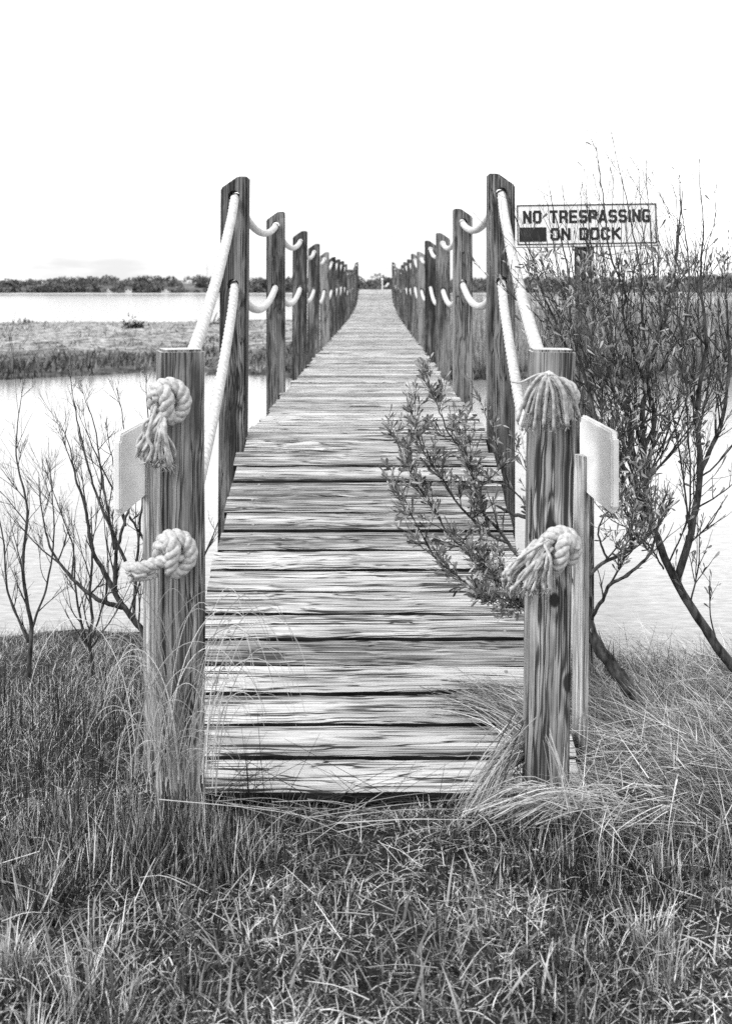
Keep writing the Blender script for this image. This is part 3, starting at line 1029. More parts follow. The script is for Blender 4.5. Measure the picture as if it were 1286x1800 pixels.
def letter(ch, x0, z0, w, h, t):
    mbx = MB()
    lift = 0.0
    for pl in LET[ch]:
        P = [(x0 + t / 2 + p[0] * (w - t), z0 + t / 2 + p[1] * (h - t)) for p in pl]
        for (a, b) in zip(P[:-1], P[1:]):
            dx, dz = b[0] - a[0], b[1] - a[1]
            L = math.hypot(dx, dz)
            if L < 1e-6: continue
            ux, uz = dx / L * t * 0.40, dz / L * t * 0.40
            nx_, nz_ = -dz / L * t / 2, dx / L * t / 2
            y = -0.0052 - lift; lift += 0.00012
            mbx.add([(a[0] - ux - nx_, y, a[1] - uz - nz_), (b[0] + ux - nx_, y, b[1] + uz - nz_), (b[0] + ux + nx_, y, b[1] + uz + nz_), (a[0] - ux + nx_, y, a[1] - uz + nz_),
                     (a[0] - ux - nx_, -0.0035, a[1] - uz - nz_), (b[0] + ux - nx_, -0.0035, b[1] + uz - nz_), (b[0] + ux + nx_, -0.0035, b[1] + uz + nz_), (a[0] - ux + nx_, -0.0035, a[1] - uz + nz_)],
                    [(0, 1, 2, 3), (0, 4, 5, 1), (1, 5, 6, 2), (2, 6, 7, 3), (3, 7, 4, 0)])
    sub(mbx, 'letter', M['sign_black'])


def line(text, x0px, x1px, ytop, ybot, t):
    ws = [0.30 if ch == 'I' else (0.62 if ch == ' ' else 1.0) for ch in text]
    gap = 0.16
    tot = sum(ws) + gap * (len(text) - 1)
    u = (x1px - x0px) / tot
    x = x0px
    for ch, w_ in zip(text, ws):
        if ch != ' ':
            letter(ch, (x - 1030) * K, -(ybot - 395) * K, w_ * u * K, (ybot - ytop) * K, t * K)
        x += (w_ + gap) * u


line('NO TRESPASSING', 918.5, 1142, 369.0, 392.0, 4.5)
line('ON DOCK', 966, 1090, 400, 422, 4.5)
mb = MB(); mb.box((-118.5 * K, -0.0056, -28.5 * K), (-71 * K, -0.0035, -3.5 * K)); sub(mb, 'black_patch', M['sign_black'])
mb = MB(); mb.box((-0.036, 0.0, -1.95), (0.036, 0.07, 0.10))
o = mb.build('post', M['sign_post'], smooth=False); o.location = (at(1029, 432, DS).x, DS + 0.0045, at(1029, 432, DS).z); child(o, SG)

# pale marker lamp at the far end of the dock
ML = empty('marker_light', (cx(42.2) + 0.28, 42.6, 1.9)); tag(ML, 'pale post with small lamps at the far end of the dock', 'light')
mb = MB(); mb.tube([(0, 0, -2.5), (0, 0, 0.42)], 0.03, 6); mb.tube([(-0.02, 0, 0.14), (0.22, 0, 0.22)], 0.02, 5); child(mb.build('pole', M['rope'], origin=(0, 0, 0)), ML).location = ML.location
for (a, b) in ((0.0, 0.45), (0.16, 0.20), (0.22, 0.27)):
    bm = bmesh.new(); bmesh.ops.create_icosphere(bm, subdivisions=2, radius=0.045); m = bpy.data.meshes.new('lamp'); bm.to_mesh(m); bm.free()
    child(link('lamp', m, M['sign_white']), ML).location = ML.location + Vector((a, 0, b))


# ------------------------------------------------------------------ shrubs
LEAF_T = np.array([0.0, 0.22, 0.5, 0.76, 0.93, 1.0])
LEAF_W = np.array([0.06, 0.34, 0.78, 1.0, 0.62, 0.05])


class Bush:
    def __init__(self, seed, per=4, size=(0.030, 0.058)):
        self.r = random.Random(seed); self.per = per; self.size = size; self.fat = 1.0
        self.wood = MB()
        self.LV, self.LQ, self.LT, self.n = [], [], [], 0
        self.tips = []

    def leaf(self, p, d, size, tone):
        r = self.r
        if p.z > 2.14 and r.random() < 0.95: return        # the tops are nearly bare
        d = d.normalized()
        s = d.cross(Vector((r.gauss(0, 1), r.gauss(0, 1), r.gauss(0, 1))))
        if s.length < 1e-3: return
        s.normalize()
        nrm = d.cross(s)
        bend = r.uniform(-0.25, 0.35); fold = r.uniform(0.1, 0.5)
        wd = size * r.uniform(0.085, 0.14)
        k = len(LEAF_T)
        vs = []
        for t, w in zip(LEAF_T, LEAF_W):
            c = p + d * (size * t) + nrm * (bend * size * t * t)
            vs += [c + s * (wd * w) + nrm * (fold * wd * w), c, c - s * (wd * w) + nrm * (fold * wd * w)]
        q = []
        for i in range(k - 1):
            b = self.n + i * 3
            q += [(b, b + 1, b + 4, b + 3), (b + 1, b + 2, b + 5, b + 4)]
        self.LV += [tuple(v) for v in vs]
        self.LQ += q
        self.LT += [tone] * len(vs)
        self.n += len(vs)

    def twig(self, p, d, length, rad, depth, leafy, up=0.25, wig=0.13):
        r = self.r
        n = max(5, int(length / 0.024))
        pts = [p.copy()]; dirs = []
        q = p.copy(); d = d.normalized()
        for i in range(n):
            d = (d + Vector((r.gauss(0, wig), r.gauss(0, wig), r.gauss(0, wig) + up * 0.3)) * 0.5).normalized()
            q = q + d * (length / n)
            pts.append(q.copy()); dirs.append(d.copy())
        R = np.linspace(rad, max(0.0006, rad * 0.35), n + 1)
        self.wood.tube(pts, R, 5 if rad > 0.003 else 4)
        if depth > 0:
            for k in range(r.randint(2, 5)):
                i = r.randint(max(1, n // 4), n - 1)
                nd = (dirs[i - 1] + Vector((r.gauss(0, .5), r.gauss(0, .5), r.gauss(0, .4) + up))).normalized()
                self.twig(pts[i], nd, length * r.uniform(0.35, 0.7), R[i] * 0.7, depth - 1, leafy, up, wig)
        if leafy > 0:
            a0 = int(n * (0.35 if depth == 0 else 0.55))
            for i in range(a0, n):
                for k in range(self.per):
                    if r.random() < leafy * (1.0 if i < n - 2 else 0.45):
                        dv = (dirs[i] * 1.0 + Vector((r.gauss(0, .55), r.gauss(0, .55), r.gauss(0, .45)))).normalized()
                        self.leaf(pts[i], dv, r.uniform(*self.size), min(1, max(0, r.gauss(0.50, 0.26))))

    def main(self, px, r0, r1, shoots=8, slen=(0.12, 0.35), leafy=0.5, depth=1, up=0.3, start=0.1, out=0.6):
        r = self.r
        W = [at(*p) for p in px]
        n = 8 * len(px)
        P = smooth_path(W, n)
        sd_ = r.random() * 50
        for i in range(1, n - 1):
            P[i] += np.array([noise.noise(Vector((i * 0.33, sd_ + 9 * c, 0))) for c in range(3)]) * (0.004 + 0.25 * r1)
        R = np.linspace(r0, r1, n) * self.fat
        R = R * (1 + 0.10 * np.array([noise.noise(Vector((i * 0.9, r0 * 900, 0))) for i in range(n)]))
        self.wood.tube(P, R, 8 if r0 > 0.008 else 6)
        for k in range(shoots):
            i = min(n - 2, int(n * (start + (1 - start) * (k + r.random()) / shoots)))
            t = Vector(P[i + 1] - P[i]).normalized()
            d = (t * 0.9 + Vector((r.gauss(0, out), r.gauss(0, out * 0.7), r.gauss(0, out * 0.6) + up))).normalized()
            self.twig(Vector(P[i]), d, r.uniform(*slen), max(0.0012, min(0.004, R[i] * 0.55)) * self.fat, depth, leafy, up)
        t = Vector(P[-1] - P[-3]).normalized()
        self.twig(Vector(P[-1]), t, r.uniform(*slen) * 0.8, r1, depth, leafy, up, 0.1)

    def build(self, name, base, lab, cat, bark, group=None):
        root = empty(name, base); tag(root, lab, cat, group)
        child(self.wood.build('branches', bark, origin=tuple(base)), root)
        if self.LV:
            b = np.array(tuple(base))
            m = raw_mesh('leaves', np.array(self.LV) - b, np.array(self.LQ), np.array(self.LT))
            o = link('leaves', m, M['leaf'], None, base)
            tag(o, kind='stuff')
            child(o, root)
        return root


# --- big leafy bush on the right
B = Bush(21, 2, (0.018, 0.044))
B.main([(1150, 1275, 4.25), (1118, 1228, 4.25), (1078, 1175, 4.25), (1045, 1128, 4.26), (1030, 1080, 4.28), (1024, 1010, 4.3), (1022, 930, 4.32)], 0.031, 0.014, 3, (0.1, 0.2), 0.1)
B.main([(1034, 1095, 4.28), (1056, 1058, 4.2), (1070, 1030, 4.15), (1100, 1012, 4.1), (1132, 985, 4.1), (1150, 950, 4.1), (1160, 900, 4.1)], 0.008, 0.004, 4, (0.08, 0.22), 0.1)
B.main([(1026, 1020, 4.3), (1062, 988, 4.3), (1105, 968, 4.3), (1140, 940, 4.35), (1165, 905, 4.4)], 0.008, 0.004, 7, (0.10, 0.25), 0.25, up=0.6)
B.main([(1066, 982, 4.3), (1052, 945, 4.3), (1056, 915, 4.3), (1085, 880, 4.3)], 0.005, 0.002, 4, (0.06, 0.14), 0.2)
B.main([(1345, 1235, 4.3), (1262, 1140, 4.3), (1192, 1030, 4.3), (1148, 930, 4.3), (1132, 850, 4.3), (1131, 790, 4.3), (1128, 720, 4.3), (1140, 650, 4.3), (1158, 590, 4.3), (1180, 520, 4.3), (1190, 440, 4.3)], 0.021, 0.005, 12, (0.15, 0.4), 0.5)
B.main([(1132, 850, 4.3), (1110, 790, 4.28), (1100, 720, 4.25), (1085, 650, 4.25), (1068, 590, 4.25), (1050, 520, 4.3), (1040, 450, 4.3), (1034, 390, 4.3)], 0.011, 0.002, 12, (0.15, 0.35), 0.5)
B.main([(1148, 930, 4.3), (1112, 845, 4.2), (1080, 800, 4.2), (1055, 760, 4.2), (1035, 690, 4.2), (1015, 620, 4.2), (1002, 560, 4.2), (1000, 490, 4.2), (988, 430, 4.2), (975, 380, 4.2)], 0.010, 0.002, 14, (0.12, 0.32), 0.5)
B.main([(1100, 720, 4.25), (1060, 665, 4.2), (1015, 640, 4.2), (985, 590, 4.15), (975, 560, 4.15), (950, 510, 4.1), (938, 460, 4.1), (922, 425, 4.1), (908, 390, 4.1)], 0.008, 0.0015, 12, (0.10, 0.25), 0.5)
B.main([(1131, 790, 4.3), (1150, 730, 4.35), (1120, 640, 4.4), (1095, 560, 4.4), (1098, 520, 4.4), (1080, 470, 4.4), (1070, 440, 4.4), (1062, 370, 4.4), (1055, 320, 4.4)], 0.009, 0.002, 12, (0.12, 0.35), 0.45)
B.main([(1140, 650, 4.3), (1128, 560, 4.3), (1125, 480, 4.3), (1112, 410, 4.3), (1098, 340, 4.3), (1088, 300, 4.3)], 0.006, 0.0014, 8, (0.10, 0.3), 0.35)
B.main([(1140, 650, 4.3), (1160, 560, 4.25), (1148, 470, 4.25), (1142, 400, 4.25), (1136, 330, 4.25)], 0.006, 0.0014, 8, (0.10, 0.3), 0.4)
B.main([(1188, 1022, 4.3), (1215, 930, 4.3), (1230, 830, 4.3), (1225, 720, 4.3), (1240, 600, 4.3), (1230, 500, 4.3), (1235, 420, 4.3)], 0.016, 0.003, 14, (0.15, 0.4), 0.5)
B.main([(1230, 830, 4.3), (1270, 730, 4.3), (1280, 620, 4.3), (1275, 500, 4.3)], 0.010, 0.003, 12, (0.15, 0.4), 0.5)
B.main([(1225, 720, 4.3), (1195, 640, 4.2), (1205, 560, 4.2), (1210, 470, 4.2), (1200, 390, 4.2)], 0.008, 0.002, 10, (0.15, 0.4), 0.5)
B.main([(1105, 968, 4.3), (1110, 900, 4.35), (1095, 850, 4.35), (1075, 770, 4.4), (1050, 700, 4.45), (1030, 640, 4.45), (1045, 560, 4.45), (1030, 500, 4.45)], 0.006, 0.002, 12, (0.10, 0.3), 0.5)
for k in range(21):     # the dense middle of the bush, forking from the stems
    x = random.uniform(955, 1285); d_ = random.uniform(4.05, 4.65)
    st = random.choice([(1148, 930), (1132, 850), (1131, 790), (1110, 790)]) if x < 1140 else random.choice([(1132, 850), (1210, 930), (1230, 830), (1228, 760)])
    B.main([(st[0], st[1], 4.3), ((st[0] + x) / 2 + 10, st[1] - 100, (4.3 + d_) / 2), (x, 640, d_), (x - random.uniform(5, 45), 565, d_), (x - random.uniform(20, 70), 500 + random.uniform(-15, 40), d_)],
           0.004, 0.0014, 14, (0.10, 0.28), 0.38, 1, 0.5)
B.main([(1105, 968, 4.3), (1118, 930, 4.25), (1098, 900, 4.2), (1085, 860, 4.2), (1090, 810, 4.2)], 0.005, 0.0016, 12, (0.08, 0.22), 0.35, 2, 0.4)
B.main([(1070, 1030, 4.15), (1095, 985, 4.1), (1120, 950, 4.1), (1110, 900, 4.1), (1125, 860, 4.1)], 0.004, 0.0014, 12, (0.08, 0.20), 0.3, 2, 0.4)
B.main([(1165, 1000, 4.3), (1140, 960, 4.2), (1105, 930, 4.15), (1075, 915, 4.1), (1050, 890, 4.1)], 0.004, 0.0014, 11, (0.07, 0.18), 0.3, 2, 0.4)
for k in range(7):      # fine bare tops
    x = 965 + 29 * k + random.uniform(-10, 10)
    B.main([(x + 14, 520, 4.35), (x + 8, 460, 4.35), (x - 2, 400, 4.35), (x - 4 + random.uniform(-8, 8), 330 - 30 * (k > 2) + random.uniform(-25, 25), 4.35)], 0.0026, 0.0009, 4, (0.06, 0.16), 0.04, 0, 0.5)
B.build('leafy_bush', (at(1345, 1235, 4.3).x - 0.2, 4.28, 0.3), 'large leafy bush with dark stems in front of the warning sign', 'bush', M['bark'])

# --- branches reaching over the dock from behind the right entrance post
B = Bush(33, 6, (0.020, 0.044))
B.main([(985, 1400, 3.75), (975, 1250, 3.75), (962, 1120, 3.76), (945, 1030, 3.78), (915, 985, 3.8), (893, 955, 3.82)], 0.012, 0.006, 0, leafy=0)
B.main([(893, 955, 3.82), (861, 941, 3.8), (827, 911, 3.8), (797, 875, 3.8), (778, 843, 3.8), (751, 806, 3.8), (736, 772, 3.8), (729, 748, 3.8)], 0.0055, 0.0018, 20, (0.06, 0.16), 0.30, 1)
B.main([(861, 941, 3.8), (846, 890, 3.78), (836, 860, 3.78), (817, 792, 3.76), (802, 779, 3.76), (785, 755, 3.75), (775, 730, 3.75), (763, 701, 3.75), (755, 680, 3.75)], 0.005, 0.0018, 22, (0.06, 0.16), 0.30, 1)
B.main([(945, 1030, 3.78), (890, 1015, 3.76), (858, 1002, 3.74), (839, 970, 3.74), (812, 962, 3.72), (785, 935, 3.72), (766, 899, 3.72), (741, 865, 3.72), (726, 836, 3.72), (709, 809, 3.72), (699, 780, 3.72)], 0.0055, 0.0015, 24, (0.06, 0.15), 0.30, 1)
B.main([(945, 1050, 3.76), (890, 1045, 3.72), (827, 1029, 3.70), (797, 1007, 3.68), (775, 992, 3.68), (761, 975, 3.68), (741, 938, 3.68), (726, 911, 3.68), (708, 872, 3.68)], 0.005, 0.0014, 20, (0.06, 0.15), 0.30, 1)
B.main([(893, 955, 3.82), (876, 930, 3.85), (851, 905, 3.85), (836, 875, 3.85), (827, 836, 3.85), (817, 810, 3.85)], 0.004, 0.0015, 10, (0.05, 0.12), 0.55, 0)
B.main([(960, 1000, 3.85), (940, 920, 3.95), (924, 887, 4.0), (895, 857, 4.0), (863, 845, 4.0), (827, 818, 4.0), (817, 790, 4.0)], 0.005, 0.0018, 10, (0.05, 0.13), 0.5, 0)
B.main([(895, 857, 4.0), (884, 820, 4.0), (871, 780, 4.0), (851, 722, 4.0), (838, 697, 4.0)], 0.003, 0.001, 8, (0.05, 0.12), 0.4, 0)
B.main([(940, 920, 3.95), (932, 850, 3.95), (918, 806, 3.95), (905, 780, 3.95)], 0.003, 0.001, 6, (0.05, 0.10), 0.4, 0)
B.main([(950, 1075, 3.72), (900, 1062, 3.66), (868, 1045, 3.62), (845, 1035, 3.6)], 0.004, 0.0015, 9, (0.05, 0.10), 0.7, 0)
B.main([(940, 1070, 3.70), (918, 1062, 3.6), (905, 1068, 3.58)], 0.003, 0.0012, 7, (0.04, 0.09), 0.7, 0)
B.main([(945, 1050, 3.74), (905, 1030, 3.66), (870, 1020, 3.62), (846, 1000, 3.6), (830, 985, 3.6)], 0.004, 0.0014, 14, (0.05, 0.13), 0.35, 1)
B.main([(948, 1075, 3.72), (912, 1070, 3.62), (880, 1066, 3.58), (852, 1056, 3.56)], 0.004, 0.0014, 14, (0.05, 0.11), 0.4, 1)
B.main([(955, 940, 4.05), (930, 912, 4.1), (905, 905, 4.12), (890, 898, 4.12)], 0.011, 0.006, 1, (0.05, 0.1), 0.2, 0)
B.build('leafy_shrub', (at(985, 1400, 3.75).x, 3.75, 0.35), 'leafy branches reaching over the dock from behind the right post', 'shrub', M['bark'])

# --- bare shrubs on the left
B = Bush(45); B.fat = 1.2
kw = dict(leafy=0, depth=2)
B.main([(278, 1190, 4.55), (256, 1117, 4.6), (236, 1091, 4.6), (218, 1068, 4.6), (201, 1039, 4.6), (181, 1001, 4.6), (163, 966, 4.6), (152, 900, 4.6), (134, 842, 4.6), (126, 800, 4.6)], 0.013, 0.0028, 8, (0.12, 0.3), **kw)
B.main([(214, 1062, 4.6), (203, 1036, 4.6), (204, 972, 4.55), (212, 943, 4.55), (221, 909, 4.55), (230, 885, 4.6)], 0.009, 0.004, 4, (0.10, 0.25), **kw)
B.main([(215, 1068, 4.6), (178, 1056, 4.5), (155, 1042, 4.5), (129, 1018, 4.5), (95, 975, 4.5), (80, 930, 4.5)], 0.009, 0.003, 6, (0.12, 0.3), **kw)
B.main([(221, 987, 4.6), (195, 929, 4.6), (175, 883, 4.6), (155, 819, 4.6), (137, 741, 4.6), (129, 700, 4.6)], 0.006, 0.0018, 5, (0.08, 0.22), **kw)
B.main([(201, 966, 4.55), (184, 865, 4.55), (169, 764, 4.55), (157, 722, 4.55)], 0.005, 0.0018, 5, (0.08, 0.2), **kw)
B.main([(221, 925, 4.6), (204, 871, 4.6), (178, 819, 4.6), (151, 756, 4.6)], 0.0045, 0.0016, 4, (0.08, 0.18), **kw)
B.main([(221, 915, 4.6), (202, 831, 4.65), (192, 779, 4.65), (189, 760, 4.65)], 0.0035, 0.0014, 4, (0.06, 0.14), **kw)
B.main([(226, 900, 4.6), (228, 800, 4.6), (219, 756, 4.6), (212, 712, 4.6)], 0.0032, 0.0016, 2, (0.06, 0.14), **kw)
B.main([(236, 1085, 4.6), (238, 1024, 4.65), (243, 960, 4.65), (252, 860, 4.65), (260, 760, 4.65), (257, 680, 4.65)], 0.006, 0.0016, 5, (0.08, 0.2), **kw)
B.main([(228, 908, 4.6), (245, 935, 4.65), (262, 960, 4.7)], 0.004, 0.003, 2, (0.08, 0.16), **kw)
B.main([(262, 1130, 4.6), (320, 1040, 4.65), (352, 990, 4.7), (372, 948, 4.72)], 0.006, 0.003, 4, (0.06, 0.14), **kw)
B.main([(225, 1080, 4.6), (250, 1010, 4.6), (262, 940, 4.6), (280, 880, 4.6)], 0.004, 0.0015, 4, (0.08, 0.2), **kw)
B.build('bare_shrub', (at(278, 1190, 4.55).x, 4.55, 0.3), 'bare dark shrub with crooked stems behind the left entrance post', 'shrub', M['bark_pale'], 'bare shrubs at the water edge')
B = Bush(46); B.fat = 1.0
B.main([(165, 1190, 4.75), (158, 1128, 4.75), (163, 1091, 4.75), (158, 1044, 4.75), (163, 966, 4.75), (150, 900, 4.75), (140, 850, 4.75)], 0.009, 0.002, 7, (0.1, 0.28), **kw)
B.main([(160, 1150, 4.75), (142, 1090, 4.7), (132, 1030, 4.7), (128, 960, 4.7), (100, 880, 4.7)], 0.006, 0.002, 6, (0.1, 0.28), **kw)
B.main([(163, 1120, 4.75), (185, 1050, 4.7), (190, 990, 4.7), (182, 900, 4.7)], 0.005, 0.0016, 5, (0.1, 0.24), **kw)
B.main([(160, 1140, 4.75), (205, 1075, 4.7), (228, 1030, 4.7)], 0.004, 0.0016, 4, (0.1, 0.2), **kw)
B.build('bare_shrub', (at(165, 1190, 4.75).x, 4.75, 0.28), 'thinner bare shrub farther left, rooted in the grass near the water', 'shrub', M['bark_pale'], 'bare shrubs at the water edge')
B = Bush(47); B.fat = 0.95
B.main([(50, 1190, 4.6), (55, 1100, 4.6), (40, 1000, 4.6), (48, 900, 4.6), (30, 800, 4.6), (35, 720, 4.6)], 0.011, 0.002, 9, (0.12, 0.32), **kw)
B.main([(54, 1110, 4.6), (85, 1020, 4.6), (95, 930, 4.6), (90, 840, 4.6)], 0.006, 0.002, 7, (0.12, 0.3), **kw)
B.main([(50, 1130, 4.6), (15, 1040, 4.6), (5, 940, 4.6), (-20, 850, 4.6)], 0.006, 0.002, 7, (0.12, 0.3), **kw)
B.build('bare_shrub', (at(50, 1190, 4.6).x, 4.6, 0.28), 'bare shrub at the left edge of the picture beside the water', 'shrub', M['bark_pale'], 'bare shrubs at the water edge')


# ------------------------------------------------------------------ grass
def on_deck(x, y):
    return (np.abs(x) < 0.63) & (y > 3.2)


def gz(x, y):
    return np.array([ground_z(a, b) for a, b in zip(x, y)])


def clump(x, y, s, seed):
    return np.array([fbm(a, b, s, 2, seed) for a, b in zip(x, y)])


def bimodal(n, share, lo, hi):
    t = rng.uniform(lo[0], lo[1], n)
    k = rng.random(n) < share
    t[k] = rng.uniform(hi[0], hi[1], k.sum())
    return t


parts = []
# thatch: short dry pieces lying every way on the soil
n = 62000
x = rng.uniform(-2.1, 2.1, n); y = rng.uniform(1.9, 3.35, n)
k = ~on_deck(x, y); x, y = x[k], y[k]; n = len(x)
cl = clump(x, y, 3.5, 6.0)
parts.append(blades(np.stack([x, y, gz(x, y) + 0.025 * rng.random(n) ** 1.5], 1), rng.uniform(0, 6.28, n), rng.uniform(0.012, 0.065, n), rng.uniform(0.0014, 0.0034, n), rng.uniform(0.9, 1.6, n), rng.uniform(-0.2, 0.7, n),
                    np.clip(bimodal(n, 0.42, (0.0, 0.28), (0.6, 1.0)) + 0.35 * cl, 0, 1), 3))
# short upright green blades
n = 33000
x = rng.uniform(-2.1, 2.1, n); y = rng.uniform(1.9, 3.3, n)
k = ~on_deck(x, y); x, y = x[k], y[k]; n = len(x)
cl = clump(x, y, 3.0, 36.0)
k = cl + rng.normal(0, 0.25, n) > -0.12; x, y, cl = x[k], y[k], cl[k]; n = len(x)
parts.append(blades(np.stack([x, y, gz(x, y) - 0.004], 1), rng.uniform(0, 6.28, n), rng.uniform(0.02, 0.065, n) * (1 + 0.9 * np.clip(cl, -0.3, 1)), rng.uniform(0.0022, 0.0050, n), rng.uniform(0.0, 1.2, n), rng.uniform(0, 1.0, n),
                    np.clip(bimodal(n, 0.26, (0.04, 0.34), (0.5, 1.0)), 0, 1), 4))
# taller tufts
n = 15000
nt = 320
tx, ty = rng.uniform(-2.1, 2.1, nt), rng.uniform(2.0, 3.2, nt)
tl = rng.uniform(0.04, 0.11, nt) * np.where(np.abs(tx) > 0.35, 1.2, 0.7)
ttone = np.clip(rng.normal(0.40, 0.25, nt), 0.05, 0.9)
w = rng.integers(0, nt, n)
x = tx[w] + rng.normal(0, 0.03, n); y = ty[w] + rng.normal(0, 0.025, n)
k = ~on_deck(x, y); x, y, w = x[k], y[k], w[k]; n = len(x)
parts.append(blades(np.stack([x, y, gz(x, y) - 0.004], 1), np.arctan2(y - ty[w], x - tx[w]) + rng.normal(0, 0.7, n), tl[w] * rng.uniform(0.4, 1.25, n), rng.uniform(0.0018, 0.0040, n),
                    np.abs(rng.normal(0.15, 0.2, n)), rng.uniform(0, 0.9, n), np.clip(ttone[w] + rng.normal(0, 0.2, n), 0, 1), 4))
# broad near blades
n = 1500
x = rng.uniform(-1.8, 1.8, n); y = rng.uniform(1.95, 2.8, n)
parts.append(blades(np.stack([x, y, gz(x, y)], 1), rng.uniform(0, 6.28, n), rng.uniform(0.05, 0.13, n), rng.uniform(0.004, 0.009, n), rng.uniform(0.1, 1.1, n), rng.uniform(0, 1.0, n), rng.uniform(0.12, 0.8, n), 5))
# upright tufts hiding the feet of the entrance posts
for (c0, w0, n, hh) in ((-0.52, 0.16, 2000, 0.17), (-0.36, 0.10, 700, 0.12), (0.50, 0.14, 900, 0.12), (-0.95, 0.3, 1300, 0.11), (0.95, 0.3, 900, 0.10)):
    x = c0 + w0 * rng.normal(0, 0.6, n); y = rng.uniform(2.78, 3.06, n)
    parts.append(blades(np.stack([x, y, gz(x, y)], 1), rng.uniform(0, 6.28, n), hh * rng.uniform(0.2, 1.2, n), rng.uniform(0.0016, 0.0042, n), np.abs(rng.normal(0.08, 0.2, n)), rng.uniform(0, 0.9, n),
                        bimodal(n, 0.36, (0.02, 0.35), (0.55, 1.0)), 4))
V, Q, T = join_blades(parts)
tag(link('turf_grass', raw_mesh('turf_grass', V, Q, T), M['grass']), 'short mixed grass in the foreground before the dock', 'grass', kind='stuff')

# bank grass left: fine tangled dry blades and dark upright stems
parts = []
n = 34000
x = rng.uniform(-2.6, -0.55, n); y = 2.9 + 2.9 * rng.random(n)
k = ~on_deck(x, y); x, y = x[k], y[k]; n = len(x)
cl = clump(x, y, 2.2, 16.0)
parts.append(blades(np.stack([x, y, gz(x, y) - 0.01], 1), rng.uniform(0, 6.28, n), rng.uniform(0.04, 0.13, n) * (1 + 0.7 * np.clip(cl, -.5, 1)), rng.uniform(0.0012, 0.0026, n),
                    rng.uniform(0.0, 1.2, n), rng.uniform(0.2, 1.9, n), np.clip(bimodal(n, 0.5, (0.03, 0.34), (0.55, 1.0)) + 0.2 * cl, 0, 1), 5))
n = 2600
x = rng.uniform(-2.4, -0.65, n); y = rng.uniform(3.0, 4.4, n)
parts.append(blades(np.stack([x, y, gz(x, y)], 1), rng.uniform(0, 6.28, n), rng.uniform(0.10, 0.28, n), rng.uniform(0.0015, 0.003, n), np.abs(rng.normal(0, 0.12, n)), rng.uniform(0, 0.3, n), rng.uniform(0.0, 0.12, n), 3))
V, Q, T = join_blades(parts)
tag(link('bank_grass', raw_mesh('bank_grass', V, Q, T), M['straw']), 'tangled dry grass on the bank left of the dock', 'grass', kind='stuff')

# straw mat on the right bank: long stalks lying flat, combed to the left
parts = []
n = 30000
x = rng.uniform(0.45, 2.6, n); y = 2.95 + 2.6 * rng.random(n)
k = ~on_deck(x, y); x, y = x[k], y[k]; n = len(x)
cl = clump(x, y, 2.5, 26.0)
az = math.pi + 0.95 * rng.normal(size=n) - 0.4 + 1.6 * cl
lift = rng.random(n) ** 2 * 0.10 * (1 + 1.5 * cl)
parts.append(blades(np.stack([x, y, gz(x, y) + lift], 1), az, rng.uniform(0.05, 0.30, n), rng.uniform(0.0014, 0.0040, n), rng.uniform(1.0, 1.6, n), rng.uniform(-0.3, 0.6, n),
                    np.clip(bimodal(n, 0.5, (0.03, 0.35), (0.5, 0.95)) + 0.15 * cl + 1.2 * (lift - 0.03), 0, 1), 4))
n = 9000
x = rng.uniform(0.45, 2.6, n); y = 2.9 + 2.4 * rng.random(n)
k = ~on_deck(x, y); x, y = x[k], y[k]; n = len(x)
parts.append(blades(np.stack([x, y, gz(x, y)], 1), rng.uniform(0, 6.28, n), rng.uniform(0.06, 0.22, n), rng.uniform(0.0013, 0.0028, n), rng.uniform(0.1, 1.2, n), rng.uniform(0, 1.2, n), np.clip(rng.normal(0.4, 0.22, n), 0, 1), 4))
V, Q, T = join_blades(parts)
tag(link('straw_mat', raw_mesh('straw_mat', V, Q, T), M['straw']), 'matted dry straw on the bank right of the dock', 'straw', kind='stuff')


def stalks(mb, n, p0, s0, p1, s1, arc, rad, tone, seed):
    r = random.Random(seed)
    for k in range(n):
        a = at(p0[0] + r.gauss(0, s0[0]), p0[1] + r.gauss(0, s0[1]), p0[2] + r.gauss(0, s0[2]))
        b = at(p1[0] + r.gauss(0, s1[0]), p1[1] + r.gauss(0, s1[1]), p1[2] + r.gauss(0, s1[2]))
        for q in (a, b):
            if abs(q.x) < 0.62 and q.y > 3.2: q.z = max(q.z, deck_z(q.y) + 0.006)
        m = a.lerp(b, 0.5); m.z += arc * r.uniform(0.3, 1.4); m.y += r.gauss(0, 0.01)
        if abs(m.x) < 0.62 and m.y > 3.2: m.z = max(m.z, deck_z(m.y) + 0.012)
        rr = r.uniform(*rad)
        mb.tube(smooth_path([a, m, b], 9), np.linspace(rr, rr * 0.4, 9), 4, min(1, max(0, r.gauss(*tone))), cap=False)


# long stalks swept over the dock's right front corner
mb = MB()
stalks(mb, 130, (925, 1300, 3.42), (14, 26, .05), (812, 1236, 3.60), (34, 26, .04), 0.03, (.0010, .0021), (0.62, 0.2), 1)
stalks(mb, 60, (935, 1250, 3.5), (12, 16, .04), (850, 1216, 3.66), (34, 14, .04), 0.02, (.0009, .0018), (0.6, 0.2), 2)
stalks(mb, 110, (918, 1310, 3.20), (12, 26, .04), (838, 1418, 3.02), (26, 14, .05), 0.03, (.0011, .0023), (0.55, 0.22), 3)
stalks(mb, 40, (1010, 1420, 3.0), (30, 14, .04), (860, 1430, 2.95), (40, 16, .05), 0.055, (.0012, .0022), (0.7, 0.15), 4)
stalks(mb, 30, (900, 1440, 2.98), (40, 10, .04), (1060, 1410, 2.98), (50, 20, .05), 0.045, (.0012, .0022), (0.7, 0.15), 5)
stalks(mb, 14, (985, 1440, 2.97), (20, 10, .03), (1000, 1345, 2.95), (45, 30, .03), 0.02, (.0012, .0022), (0.7, 0.15), 6)
